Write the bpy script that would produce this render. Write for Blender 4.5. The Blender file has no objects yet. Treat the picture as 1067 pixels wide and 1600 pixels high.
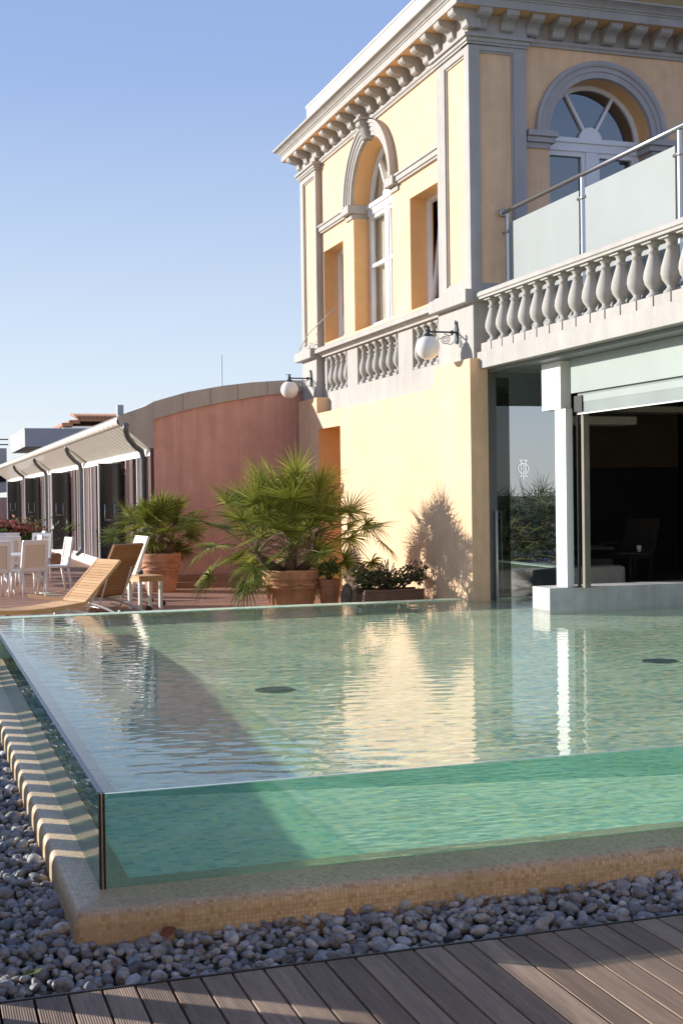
import bpy, bmesh, math, random
import numpy as np
from mathutils import Vector, Matrix, Euler
from mathutils.geometry import tessellate_polygon
PI = math.pi
R = math.radians
random.seed(7)
rng = np.random.default_rng(11)
sc = bpy.context.scene
COL = sc.collection

# ------------------------------------------------------------------ camera
cam_d = bpy.data.cameras.new('camera')
cam = bpy.data.objects.new('camera', cam_d)
COL.objects.link(cam)
sc.camera = cam
cam_d.sensor_fit = 'VERTICAL'
cam_d.sensor_height = 36.0
cam_d.lens = 36.0 * 2043.7 / 1600.0
cam_d.clip_start = 0.05
cam_d.clip_end = 6000
_r = Vector((0.95031131, -0.31099787, -0.01373834))
_u = Vector((0.01721354, 0.00843221, 0.99981628))
_f = Vector((0.31082488, 0.9503732, -0.0133666))
cam.matrix_world = Matrix(((_r.x, _u.x, -_f.x, 0), (_r.y, _u.y, -_f.y, 0), (_r.z, _u.z, -_f.z, 1.5), (0, 0, 0, 1)))

# ------------------------------------------------------------------ light
SUN_DIR = Vector((1.0, -0.72, -0.345)).normalized()      # the way the light travels
EL = math.asin(-SUN_DIR.z)
AZ = math.atan2(-SUN_DIR.x, -SUN_DIR.y)
w = bpy.data.worlds.new('World')
sc.world = w
w.use_nodes = True
nt = w.node_tree
bg = nt.nodes['Background']
sky = nt.nodes.new('ShaderNodeTexSky')
sky.sky_type = 'NISHITA'
sky.sun_disc = False
sky.sun_elevation = EL
sky.sun_rotation = AZ
sky.altitude = 0
sky.air_density = 1.0
sky.dust_density = 0.25
sky.ozone_density = 2.0
tcw = nt.nodes.new('ShaderNodeTexCoord')
sep = nt.nodes.new('ShaderNodeSeparateXYZ')
nt.links.new(tcw.outputs['Generated'], sep.inputs[0])
ramp = nt.nodes.new('ShaderNodeValToRGB')
el_ = ramp.color_ramp.elements
el_[0].position = 0.0
el_[0].color = (.90, .94, .99, 1)
el_[1].position = .62
el_[1].color = (.18, .30, .65, 1)
for p_, c_ in ((.10, (.70, .81, .97, 1)), (.30, (.36, .50, .84, 1))):
    e_ = el_.new(p_)
    e_.color = c_
nt.links.new(sep.outputs['Z'], ramp.inputs[0])
sc_ = nt.nodes.new('ShaderNodeVectorMath')
sc_.operation = 'SCALE'
sc_.inputs['Scale'].default_value = 6.3
nt.links.new(ramp.outputs[0], sc_.inputs[0])
mxs = nt.nodes.new('ShaderNodeMix')
mxs.data_type = 'RGBA'
mxs.inputs[0].default_value = .85
nt.links.new(sky.outputs[0], mxs.inputs[6])
nt.links.new(sc_.outputs[0], mxs.inputs[7])
nt.links.new(mxs.outputs[2], bg.inputs[0])
bg.inputs[1].default_value = 0.112
sun_d = bpy.data.lights.new('sun', 'SUN')
sun_d.energy = 5.0
sun_d.angle = R(0.5)
sun_d.color = (1.0, 0.95, 0.88)
sun_d.cycles.is_caustics_light = True
sun = bpy.data.objects.new('sun', sun_d)
COL.objects.link(sun)
sun.rotation_euler = SUN_DIR.to_track_quat('-Z', 'Y').to_euler()
vs = sc.view_settings
vs.view_transform = 'Standard'
vs.look = 'None'
vs.gamma = 1
vs.exposure = 0.52
sc.cycles.use_denoising = True
sc.cycles.max_bounces = 10
sc.cycles.transparent_max_bounces = 16
sc.cycles.sample_clamp_indirect = 6

# ------------------------------------------------------------------ helpers
class MB:
    def __init__(self):
        self.v, self.f, self.s = [], [], []

    def add(self, verts, faces, smooth=False):
        b = len(self.v)
        self.v += [tuple(p) for p in verts]
        self.f += [tuple(i + b for i in q) for q in faces]
        self.s += [smooth] * len(faces)
        return self

    def box(self, x0, x1, y0, y1, z0, z1, M=None):
        v = [Vector((x, y, z)) for x in (x0, x1) for y in (y0, y1) for z in (z0, z1)]
        if M is not None:
            v = [M @ p for p in v]
        return self.add(v, [(0, 1, 3, 2), (4, 6, 7, 5), (0, 4, 5, 1), (2, 3, 7, 6), (0, 2, 6, 4), (1, 5, 7, 3)])

    def prism(self, poly, fn, a, b, smooth=False):
        """poly: 2D outline; fn(p, q, t) -> xyz; extruded from t=a to t=b"""
        n = len(poly)
        v = [fn(p, q, a) for p, q in poly] + [fn(p, q, b) for p, q in poly]
        f = [(i, (i + 1) % n, n + (i + 1) % n, n + i) for i in range(n)]
        self.add(v, f, smooth)
        b0 = len(self.v) - 2 * n
        for off in (0, n):
            for t in tessellate_polygon([[Vector((p, q, 0)) for p, q in poly]]):
                self.f.append(tuple(b0 + off + i for i in t))
                self.s.append(False)
        return self

    def lathe(self, prof, c, n=16, smooth=True, M=None, sx=1, sy=1):
        v = []
        for r_, z in prof:
            for k in range(n):
                a = 2 * PI * k / n
                p = Vector((c[0] + sx * r_ * math.cos(a), c[1] + sy * r_ * math.sin(a), c[2] + z))
                v.append(M @ p if M is not None else p)
        f = []
        m = len(prof)
        for i in range(m - 1):
            for k in range(n):
                f.append((i * n + k, i * n + (k + 1) % n, (i + 1) * n + (k + 1) % n, (i + 1) * n + k))
        self.add(v, f, smooth)
        b0 = len(self.v) - len(v)
        self.f += [tuple(b0 + k for k in reversed(range(n))), tuple(b0 + (m - 1) * n + k for k in range(n))]
        self.s += [False, False]
        return self

    def tube(self, pts, r, n=8, smooth=True, cap=True):
        pts = [Vector(p) for p in pts]
        rs = r if isinstance(r, (list, tuple)) else [r] * len(pts)
        v = []
        prev = None
        for i, p in enumerate(pts):
            d = (pts[min(i + 1, len(pts) - 1)] - pts[max(i - 1, 0)]).normalized()
            if prev is None:
                up = Vector((0, 0, 1)) if abs(d.z) < .9 else Vector((1, 0, 0))
                a = d.cross(up).normalized()
            else:
                a = (prev - d * prev.dot(d)).normalized()
            prev = a
            b = d.cross(a)
            for k in range(n):
                t = 2 * PI * k / n
                v.append(p + (a * math.cos(t) + b * math.sin(t)) * rs[i])
        f = []
        for i in range(len(pts) - 1):
            for k in range(n):
                f.append((i * n + k, i * n + (k + 1) % n, (i + 1) * n + (k + 1) % n, (i + 1) * n + k))
        self.add(v, f, smooth)
        if cap:
            b0 = len(self.v) - len(v)
            m = len(pts) - 1
            self.f += [tuple(b0 + k for k in reversed(range(n))), tuple(b0 + m * n + k for k in range(n))]
            self.s += [False, False]
        return self

    def sphere(self, c, r, n=20, m=12, sc_=(1, 1, 1)):
        v = []
        for i in range(m + 1):
            t = PI * i / m
            for k in range(n):
                a = 2 * PI * k / n
                v.append((c[0] + sc_[0] * r * math.sin(t) * math.cos(a), c[1] + sc_[1] * r * math.sin(t) * math.sin(a), c[2] - sc_[2] * r * math.cos(t)))
        f = [(i * n + k, i * n + (k + 1) % n, (i + 1) * n + (k + 1) % n, (i + 1) * n + k) for i in range(m) for k in range(n)]
        return self.add(v, f, True)

    def build(self, name, m, parent=None, bevel=0, loc=None):
        o_ = Vector((0, 0, 0))
        if parent is not None:
            q = parent
            while q is not None:
                o_ += q.location
                q = q.parent
        if loc is not None:
            o_ = Vector(loc)
        me = bpy.data.meshes.new(name)
        me.from_pydata([(p[0] - o_.x, p[1] - o_.y, p[2] - o_.z) for p in self.v], [], self.f)
        me.polygons.foreach_set('use_smooth', self.s)
        me.update()
        bm = bmesh.new()
        bm.from_mesh(me)
        bmesh.ops.recalc_face_normals(bm, faces=bm.faces)
        bm.to_mesh(me)
        bm.free()
        if m is not None:
            me.materials.append(m)
        o = bpy.data.objects.new(name, me)
        COL.objects.link(o)
        if parent is not None:
            o.parent = parent
        elif loc is not None:
            o.location = loc
        if bevel:
            md = o.modifiers.new('bevel', 'BEVEL')
            md.width = bevel
            md.segments = 2
            md.limit_method = 'ANGLE'
            md.angle_limit = R(40)
        return o


def tag(o, label, cat, group=None):
    o['label'] = label
    o['category'] = cat
    if group:
        o['group'] = group
    return o


def struct(o):
    o['kind'] = 'structure'
    return o


def stuff(o):
    o['kind'] = 'stuff'
    return o


def thing(name, label, cat, loc=(0, 0, 0), group=None):
    o = bpy.data.objects.new(name, None)
    o.empty_display_size = .2
    COL.objects.link(o)
    o.location = loc
    return tag(o, label, cat, group)


def copy_tree(o, parent=None):
    c = o.copy()
    COL.objects.link(c)
    if parent is not None:
        c.parent = parent
    for ch in list(o.children):
        copy_tree(ch, c)
    return c


# ------------------------------------------------------------------ materials
def mat(name, col, rough=.6, var=.08, vs_=3.0, bump=0., bs=60., metal=0., spec=.5, var2=0., vs2=.6):
    m = bpy.data.materials.new(name)
    m.use_nodes = True
    n, l = m.node_tree.nodes, m.node_tree.links
    p = n['Principled BSDF']
    p.inputs['Roughness'].default_value = rough
    p.inputs['Metallic'].default_value = metal
    p.inputs['Specular IOR Level'].default_value = spec
    tc = n.new('ShaderNodeTexCoord')
    nz = n.new('ShaderNodeTexNoise')
    nz.inputs['Scale'].default_value = vs_
    nz.inputs['Detail'].default_value = 6
    l.new(tc.outputs['Object'], nz.inputs['Vector'])
    mr = n.new('ShaderNodeMapRange')
    mr.inputs['From Min'].default_value = .3
    mr.inputs['From Max'].default_value = .7
    mr.inputs['To Min'].default_value = 1 - var
    mr.inputs['To Max'].default_value = 1 + var
    l.new(nz.outputs['Fac'], mr.inputs['Value'])
    vm = n.new('ShaderNodeVectorMath')
    vm.operation = 'SCALE'
    vm.inputs[0].default_value = col
    l.new(mr.outputs[0], vm.inputs['Scale'])
    out = vm.outputs[0]
    if var2:
        nz2 = n.new('ShaderNodeTexNoise')
        nz2.inputs['Scale'].default_value = vs2
        nz2.inputs['Detail'].default_value = 8
        nz2.inputs['Roughness'].default_value = .65
        l.new(tc.outputs['Object'], nz2.inputs['Vector'])
        mr2 = n.new('ShaderNodeMapRange')
        mr2.inputs['From Min'].default_value = .35
        mr2.inputs['From Max'].default_value = .65
        mr2.inputs['To Min'].default_value = 1 - var2
        mr2.inputs['To Max'].default_value = 1 + var2
        l.new(nz2.outputs['Fac'], mr2.inputs['Value'])
        v2 = n.new('ShaderNodeVectorMath')
        v2.operation = 'SCALE'
        l.new(out, v2.inputs[0])
        l.new(mr2.outputs[0], v2.inputs['Scale'])
        out = v2.outputs[0]
    l.new(out, p.inputs['Base Color'])
    if bump:
        nb = n.new('ShaderNodeTexNoise')
        nb.inputs['Scale'].default_value = bs
        nb.inputs['Detail'].default_value = 4
        l.new(tc.outputs['Object'], nb.inputs['Vector'])
        bp = n.new('ShaderNodeBump')
        bp.inputs['Strength'].default_value = bump
        bp.inputs['Distance'].default_value = .01
        l.new(nb.outputs['Fac'], bp.inputs['Height'])
        l.new(bp.outputs[0], p.inputs['Normal'])
    return m


def island_mat(name, cols, rough=.6, bump=0., bs=40., stretch=None, grain=.0, spec=.5, noise_s=9.):
    """every loose piece of the mesh takes its own colour out of a ramp"""
    m = mat(name, (1, 1, 1), rough, .0, noise_s, bump, bs, spec=spec)
    n, l = m.node_tree.nodes, m.node_tree.links
    p = n['Principled BSDF']
    ge = n.new('ShaderNodeNewGeometry')
    cr = n.new('ShaderNodeValToRGB')
    e = cr.color_ramp.elements
    e[0].color = (*cols[0], 1)
    e[1].color = (*cols[-1], 1)
    for i, c in enumerate(cols[1:-1]):
        x = e.new((i + 1) / (len(cols) - 1))
        x.color = (*c, 1)
    l.new(ge.outputs['Random Per Island'], cr.inputs[0])
    out = cr.outputs[0]
    if grain:
        tc = n.new('ShaderNodeTexCoord')
        mp = n.new('ShaderNodeMapping')
        mp.inputs['Scale'].default_value = stretch or (1, 1, 1)
        l.new(tc.outputs['Object'], mp.inputs[0])
        nz = n.new('ShaderNodeTexNoise')
        nz.inputs['Scale'].default_value = noise_s
        nz.inputs['Detail'].default_value = 7
        nz.inputs['Roughness'].default_value = .7
        l.new(mp.outputs[0], nz.inputs['Vector'])
        mr = n.new('ShaderNodeMapRange')
        mr.inputs['From Min'].default_value = .3
        mr.inputs['From Max'].default_value = .7
        mr.inputs['To Min'].default_value = 1 - grain
        mr.inputs['To Max'].default_value = 1 + grain
        l.new(nz.outputs['Fac'], mr.inputs['Value'])
        vm = n.new('ShaderNodeVectorMath')
        vm.operation = 'SCALE'
        l.new(out, vm.inputs[0])
        l.new(mr.outputs[0], vm.inputs['Scale'])
        out = vm.outputs[0]
    l.new(out, p.inputs['Base Color'])
    return m


def mosaic(name, cols, size=.021, rough=.35, grout=(.3, .25, .18)):
    m = bpy.data.materials.new(name)
    m.use_nodes = True
    n, l = m.node_tree.nodes, m.node_tree.links
    p = n['Principled BSDF']
    p.inputs['Roughness'].default_value = rough
    tc = n.new('ShaderNodeTexCoord')
    ad = n.new('ShaderNodeVectorMath')
    ad.operation = 'ADD'
    ad.inputs[1].default_value = (.0071, .0053, .0037)
    l.new(tc.outputs['Object'], ad.inputs[0])
    sn = n.new('ShaderNodeVectorMath')
    sn.operation = 'SNAP'
    sn.inputs[1].default_value = (size, size, size)
    l.new(ad.outputs[0], sn.inputs[0])
    wn = n.new('ShaderNodeTexWhiteNoise')
    wn.noise_dimensions = '3D'
    l.new(sn.outputs[0], wn.inputs['Vector'])
    cr = n.new('ShaderNodeValToRGB')
    cr.color_ramp.interpolation = 'CONSTANT'
    e = cr.color_ramp.elements
    e[0].color = (*cols[0], 1)
    e[1].position = 1 / len(cols)
    e[1].color = (*cols[1], 1)
    for i, c in enumerate(cols[2:]):
        x = e.new((i + 2) / len(cols))
        x.color = (*c, 1)
    l.new(wn.outputs['Value'], cr.inputs[0])
    # grout from the distance to the middle of the tile
    fr = n.new('ShaderNodeVectorMath')
    fr.operation = 'SUBTRACT'
    l.new(ad.outputs[0], fr.inputs[0])
    l.new(sn.outputs[0], fr.inputs[1])
    nz = n.new('ShaderNodeTexNoise')
    nz.inputs['Scale'].default_value = 1.7
    nz.inputs['Detail'].default_value = 5
    l.new(tc.outputs['Object'], nz.inputs['Vector'])
    mr = n.new('ShaderNodeMapRange')
    mr.inputs['From Min'].default_value = .3
    mr.inputs['From Max'].default_value = .7
    mr.inputs['To Min'].default_value = .82
    mr.inputs['To Max'].default_value = 1.12
    l.new(nz.outputs['Fac'], mr.inputs['Value'])
    vm = n.new('ShaderNodeVectorMath')
    vm.operation = 'SCALE'
    l.new(cr.outputs[0], vm.inputs[0])
    l.new(mr.outputs[0], vm.inputs['Scale'])
    dv = n.new('ShaderNodeVectorMath')
    dv.operation = 'SCALE'
    dv.inputs['Scale'].default_value = 1 / size
    l.new(fr.outputs[0], dv.inputs[0])
    sb = n.new('ShaderNodeVectorMath')
    sb.operation = 'SUBTRACT'
    sb.inputs[1].default_value = (.5, .5, .5)
    l.new(dv.outputs[0], sb.inputs[0])
    av = n.new('ShaderNodeVectorMath')
    av.operation = 'ABSOLUTE'
    l.new(sb.outputs[0], av.inputs[0])
    ge = n.new('ShaderNodeNewGeometry')
    an = n.new('ShaderNodeVectorMath')
    an.operation = 'ABSOLUTE'
    l.new(ge.outputs['True Normal'], an.inputs[0])
    iv = n.new('ShaderNodeVectorMath')
    iv.operation = 'SUBTRACT'
    iv.inputs[0].default_value = (1, 1, 1)
    l.new(an.outputs[0], iv.inputs[1])
    ml = n.new('ShaderNodeVectorMath')
    ml.operation = 'MULTIPLY'
    l.new(av.outputs[0], ml.inputs[0])
    l.new(iv.outputs[0], ml.inputs[1])
    sx = n.new('ShaderNodeSeparateXYZ')
    l.new(ml.outputs[0], sx.inputs[0])
    m1 = n.new('ShaderNodeMath')
    m1.operation = 'MAXIMUM'
    l.new(sx.outputs[0], m1.inputs[0])
    l.new(sx.outputs[1], m1.inputs[1])
    m2 = n.new('ShaderNodeMath')
    m2.operation = 'MAXIMUM'
    l.new(m1.outputs[0], m2.inputs[0])
    l.new(sx.outputs[2], m2.inputs[1])
    gr = n.new('ShaderNodeMapRange')
    gr.inputs['From Min'].default_value = .42
    gr.inputs['From Max'].default_value = .47
    l.new(m2.outputs[0], gr.inputs['Value'])
    mg = n.new('ShaderNodeMix')
    mg.data_type = 'RGBA'
    l.new(gr.outputs[0], mg.inputs[0])
    l.new(vm.outputs[0], mg.inputs[6])
    mg.inputs[7].default_value = (*grout, 1)
    l.new(mg.outputs[2], p.inputs['Base Color'])
    return m


def pane_mat(name, tint, refl_lo, refl_hi, rough=0.0, power=5.0):
    """thin glass sheet: tinted transparency plus a mirror share that grows at grazing angles"""
    m = bpy.data.materials.new(name)
    m.use_nodes = True
    n, l = m.node_tree.nodes, m.node_tree.links
    n.clear()
    o = n.new('ShaderNodeOutputMaterial')
    tr = n.new('ShaderNodeBsdfTransparent')
    tr.inputs[0].default_value = (*tint, 1)
    gl = n.new('ShaderNodeBsdfGlossy')
    gl.inputs['Roughness'].default_value = rough
    gl.inputs['Color'].default_value = (.95, .97, 1, 1)
    ge = n.new('ShaderNodeNewGeometry')
    d = n.new('ShaderNodeVectorMath')
    d.operation = 'DOT_PRODUCT'
    l.new(ge.outputs['Normal'], d.inputs[0])
    l.new(ge.outputs['Incoming'], d.inputs[1])
    ab = n.new('ShaderNodeMath')
    ab.operation = 'ABSOLUTE'
    l.new(d.outputs['Value'], ab.inputs[0])
    om = n.new('ShaderNodeMath')
    om.operation = 'SUBTRACT'
    om.inputs[0].default_value = 1
    l.new(ab.outputs[0], om.inputs[1])
    pw = n.new('ShaderNodeMath')
    pw.operation = 'POWER'
    pw.inputs[1].default_value = power
    l.new(om.outputs[0], pw.inputs[0])
    mr = n.new('ShaderNodeMapRange')
    mr.inputs['To Min'].default_value = refl_lo
    mr.inputs['To Max'].default_value = refl_hi
    l.new(pw.outputs[0], mr.inputs['Value'])
    mx = n.new('ShaderNodeMixShader')
    l.new(mr.outputs[0], mx.inputs[0])
    l.new(tr.outputs[0], mx.inputs[1])
    l.new(gl.outputs[0], mx.inputs[2])
    l.new(mx.outputs[0], o.inputs[0])
    return m


def weather(m, amt=.06, scale=(2.2, 2.2, .18)):
    n, l = m.node_tree.nodes, m.node_tree.links
    p = n['Principled BSDF']
    src = p.inputs['Base Color'].links[0].from_socket
    tc = n.new('ShaderNodeTexCoord')
    mp = n.new('ShaderNodeMapping')
    mp.inputs['Scale'].default_value = scale
    l.new(tc.outputs['Object'], mp.inputs[0])
    nz = n.new('ShaderNodeTexNoise')
    nz.inputs['Scale'].default_value = 2.5
    nz.inputs['Detail'].default_value = 9
    nz.inputs['Roughness'].default_value = .7
    l.new(mp.outputs[0], nz.inputs['Vector'])
    mr = n.new('ShaderNodeMapRange')
    mr.inputs['From Min'].default_value = .38
    mr.inputs['From Max'].default_value = .68
    mr.inputs['To Min'].default_value = 1 + amt * .4
    mr.inputs['To Max'].default_value = 1 - amt * 1.6
    l.new(nz.outputs['Fac'], mr.inputs['Value'])
    v = n.new('ShaderNodeVectorMath')
    v.operation = 'SCALE'
    l.new(src, v.inputs[0])
    l.new(mr.outputs[0], v.inputs['Scale'])
    l.new(v.outputs[0], p.inputs['Base Color'])


M = {}
M['stucco'] = mat('peach_stucco', (.82, .545, .325), .85, .05, 5, .35, 70, var2=.08, vs2=1.1)
M['ochre'] = mat('ochre_stucco', (.78, .465, .21), .85, .04, 5, .2, 90, var2=.05)
M['stone'] = mat('painted_stone', (.42, .395, .36), .8, .05, 4, .15, 70, var2=.05)
M['greystone'] = mat('grey_painted_trim', (.43, .405, .395), .8, .05, 4, .1, 70)
M['cream'] = mat('cream_render', (.74, .70, .62), .8, .04, 3, .1, 50, var2=.05)
M['white'] = mat('white_paint', (.80, .79, .76), .45, .02, 4)
M['whiteframe'] = mat('white_window_paint', (.80, .80, .80), .4, .02, 4)
M['concrete'] = mat('pale_concrete', (.60, .58, .54), .8, .07, 6, .2, 60, var2=.1, vs2=2)
M['red'] = mat('red_render', (.60, .335, .265), .85, .05, 4, .2, 80, var2=.08, vs2=.5)
M['rooflead'] = mat('grey_roof_sheet', (.40, .365, .315), .55, .06, 3)
M['eave'] = mat('pale_eave_sheet', (.66, .62, .53), .5, .05, 6)
M['pinkframe'] = mat('pinkish_door_frame', (.60, .44, .41), .5, .05, 6)
M['darkred'] = mat('dark_wine_paint', (.06, .018, .016), .5, .1, 6)
M['darkglass'] = mat('dark_door_glass', (.012, .013, .015), .12, .0, 3)
M['pipe'] = mat('dark_grey_pipe', (.11, .12, .125), .4, .1, 8)
M['steel'] = mat('brushed_steel', (.55, .55, .54), .28, .05, 30, metal=1)
M['brightsteel'] = mat('satin_steel', (.80, .80, .79), .4, .03, 30, metal=.35)
M['greymetal'] = mat('grey_metal_frame', (.16, .17, .165), .45, .05, 10)
M['iron'] = mat('dark_wrought_iron', (.035, .05, .055), .45, .1, 20)
M['greyiron'] = mat('pale_grey_iron', (.42, .41, .38), .5, .1, 20)
M['globe'] = mat('opal_globe_glass', (.86, .82, .76), .18, .02, 3)
M['terracotta'] = mat('terracotta', (.50, .235, .125), .8, .10, 6, .25, 40, var2=.15, vs2=3)
M['soil'] = mat('dark_soil', (.05, .035, .025), .95, .3, 20)
M['paving'] = mat('terrace_paving', (.30, .155, .105), .75, .15, 8, .2, 40, var2=.2, vs2=1.2)
M['teak'] = island_mat('teak_slats', [(.46, .24, .09), (.60, .34, .14), (.52, .28, .11), (.66, .40, .18)], .5, .05, 60, (1, 1, 1), .12, noise_s=14)
M['teakshade'] = island_mat('shaded_teak_slats', [(.30, .14, .05), (.38, .19, .07), (.34, .16, .06)], .5, .05, 60, (1, 1, 1), .12, noise_s=14)  # darker copy of the teak with shade put into its colour
M['brightwood'] = island_mat('overlit_wood_slats', [(.74, .66, .48), (.80, .72, .55)], .45)  # plain wood with overexposed sunlight put into its pale colour
M['whiteplastic'] = mat('white_resin', (.78, .75, .70), .4, .03, 5)
M['mesh'] = mat('cream_woven_mesh', (.70, .58, .44), .7, .12, 160, .2, 200)
M['alu'] = mat('pale_aluminium', (.68, .66, .60), .35, .05, 10, metal=.3)
M['frost'] = mat('frosted_glass', (.275, .305, .297), .5, .04, 1.5, spec=.25)
M['sash'] = mat('frosted_sash_glass', (.35, .39, .365), .3, .05, 1.2, spec=.4)
M['sashthin'] = mat('thin_sash_glass', (.27, .305, .288), .2, .1, 1.2, spec=.7)
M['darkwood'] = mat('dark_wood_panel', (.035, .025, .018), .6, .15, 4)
M['black'] = mat('black_rubber', (.012, .012, .013), .4, .05, 10)
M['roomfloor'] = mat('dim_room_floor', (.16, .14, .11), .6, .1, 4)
M['beige'] = mat('beige_fabric', (.42, .38, .30), .9, .08, 12)
M['darkfabric'] = mat('dark_grey_fabric', (.05, .05, .05), .9, .1, 12)
M['curtain'] = mat('beige_curtain', (.66, .60, .48), .9, .1, 5)
M['moss'] = mat('moss', (.13, .15, .03), .9, .3, 30)
M['deadleaf'] = mat('dead_leaf', (.20, .06, .02), .7, .3, 30)
M['tile'] = mat('roof_tile_clay', (.42, .20, .11), .8, .2, 20)
M['greybuild'] = mat('grey_render', (.44, .43, .42), .85, .05, 1)
M['steeledge'] = mat('dark_steel_edging', (.10, .10, .11), .4, .1, 20, metal=.6)
M['pane'] = pane_mat('window_pane', (.92, .93, .92), .08, 1.0)
M['bluepane'] = pane_mat('reflective_window_pane', (.25, .3, .33), .22, 1.0)
M['doorpane'] = pane_mat('coated_door_glass', (.35, .38, .36), .45, 1.0, .012)
M['sidepane'] = pane_mat('clear_side_glass', (.6, .65, .6), .06, .9)
M['poolglass'] = pane_mat('pool_wall_glass', (.80, .95, .91), .03, .7)
M['sideglass'] = pane_mat('pool_side_glass', (.62, .74, .66), .03, .7)
M['whitefilm'] = mat('white_etched_film', (.98, .98, .98), .12, .0, 3, metal=1)
M['ledge'] = mosaic('sand_mosaic', [(.70, .52, .30), (.75, .57, .35), (.66, .48, .27), (.72, .54, .32), (.78, .62, .40), (.58, .40, .21), (.69, .51, .30), (.74, .56, .34)], .021, .4, (.52, .38, .22))
M['basin'] = mosaic('pool_mosaic', [(.76, .92, .60), (.90, .97, .64), (.64, .88, .62), (.88, .92, .52), (.54, .78, .60), (.95, .97, .72), (.74, .90, .64), (.48, .70, .54)], .06, .4, (.74, .86, .60))
M['pebble'] = island_mat('grey_pebbles', [(.13, .135, .145), (.38, .39, .40), (.22, .23, .245), (.55, .55, .54), (.28, .29, .305), (.45, .43, .39), (.18, .185, .20), (.64, .63, .61), (.33, .335, .34), (.25, .25, .25)], .62, .5, 45, (1, 1, 1), .35, spec=.35, noise_s=26)
M['leaf'] = island_mat('palm_leaflets', [(.09, .12, .016), (.17, .205, .028), (.27, .295, .045), (.13, .165, .02), (.37, .37, .08), (.21, .24, .032)], .55, spec=.3)
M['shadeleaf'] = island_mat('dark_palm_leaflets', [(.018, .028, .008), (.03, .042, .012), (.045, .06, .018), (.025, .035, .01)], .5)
M['drybrown'] = island_mat('dry_palm_leaflets', [(.10, .09, .03), (.16, .13, .05), (.06, .07, .02)], .6)
M['stem'] = mat('palm_stalk', (.16, .14, .05), .7, .2, 20)
M['fibre'] = mat('palm_fibre', (.11, .075, .04), .95, .3, 30, .5, 60)
M['shrubleaf'] = island_mat('dark_shrub_leaves', [(.035, .05, .015), (.08, .09, .03), (.05, .065, .02), (.11, .09, .045)], .4)
M['hedgeleaf'] = island_mat('bright_hedge_leaves', [(.06, .11, .02), (.14, .19, .04), (.22, .24, .07), (.09, .14, .03), (.17, .20, .05)], .4)
M['flower'] = island_mat('pink_flowers', [(.60, .16, .14), (.66, .30, .18), (.55, .10, .16), (.70, .42, .26)], .6)

for nm in ('leaf', 'hedgeleaf'):
    n, l = M[nm].node_tree.nodes, M[nm].node_tree.links
    p_ = n['Principled BSDF']
    tl = n.new('ShaderNodeBsdfTranslucent')
    l.new(p_.inputs['Base Color'].links[0].from_socket, tl.inputs[0])
    ms = n.new('ShaderNodeMixShader')
    ms.inputs[0].default_value = .35
    l.new(p_.outputs[0], ms.inputs[1])
    l.new(tl.outputs[0], ms.inputs[2])
    l.new(ms.outputs[0], n['Material Output'].inputs[0])

weather(M['stucco'], .07)
weather(M['red'], .10)
weather(M['stone'], .07)
weather(M['greystone'], .07)
weather(M['rooflead'], .08)
weather(M['concrete'], .1)
weather(M['terracotta'], .12, (6, 6, 1.2))

# deck boards: grooves run along the boards
md_ = island_mat('weathered_deck', [(.215, .15, .105), (.34, .24, .17), (.255, .18, .128), (.42, .30, .215), (.295, .205, .145)], .62, 0, 40, (14, .8, 6), .30, spec=.4, noise_s=3.2)
n, l = md_.node_tree.nodes, md_.node_tree.links
tc = n.new('ShaderNodeTexCoord')
wv = n.new('ShaderNodeTexWave')
wv.wave_type = 'BANDS'
wv.bands_direction = 'X'
wv.inputs['Scale'].default_value = 31.4 * .95
wv.inputs['Distortion'].default_value = .3
l.new(tc.outputs['Object'], wv.inputs['Vector'])
bp = n.new('ShaderNodeBump')
bp.inputs['Strength'].default_value = .55
bp.inputs['Distance'].default_value = .003
l.new(wv.outputs['Fac'], bp.inputs['Height'])
l.new(bp.outputs[0], n['Principled BSDF'].inputs['Normal'])
M['deck'] = md_

# ------------------------------------------------------------------ setting: ground, terrace, gravel, deck
g = MB()
g.add([(-900, -900, -1.6), (900, -900, -1.6), (900, 2500, -1.6), (-900, 2500, -1.6)], [(0, 1, 2, 3)])
struct(g.build('ground', mat('far_ground', (.22, .20, .16), .9, .2, .05)))
ZT = -.25
g = MB()
g.box(-14, 8.2, 17.16, 90, -1.5, ZT)
struct(g.build('terrace_paving', M['paving']))
g = MB()
for y in np.arange(17.3, 27, .62):
    g.box(-6, 7.3, y, y + .585, ZT, ZT + .012)
struct(g.build('terrace_boards', island_mat('red_brown_boards', [(.30, .155, .10), (.36, .19, .125), (.26, .13, .085)], .7, .1, 30, (1, 1, 1), .2)))
ZD = -.65
g = MB()
k = -30
while True:
    x0 = 1.33 + .1455 * k
    if x0 > 7:
        break
    g.box(x0 + .0055, x0 + .140, 1.2, 5.735, ZD - .03, ZD)
    k += 1
struct(g.build('timber_deck', M['deck'], None, .003))
g = MB()
g.box(-3.2, 7.2, 5.742, 5.752, ZD - .09, ZD + .004)
struct(g.build('deck_edging', M['steeledge']))
g = MB()
g.box(-3.2, 7.2, 1.1, 5.73, ZD - .2, ZD - .06)
struct(g.build('deck_substrate', M['black']))
g = MB()
g.box(-3.2, 12.5, 5.753, 6.26, -1.5, -.705)
g.box(-3.2, .72, 6.261, 20, -1.5, -.695)
struct(g.build('gravel_bed', mat('gravel_bed_soil', (.07, .068, .068), .9, .3, 20)))


def icos(sub):
    bm = bmesh.new()
    bmesh.ops.create_icosphere(bm, subdivisions=sub, radius=1)
    v = np.array([q.co[:] for q in bm.verts])
    f = np.array([[q.index for q in x.verts] for x in bm.faces])
    bm.free()
    return v, f


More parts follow.
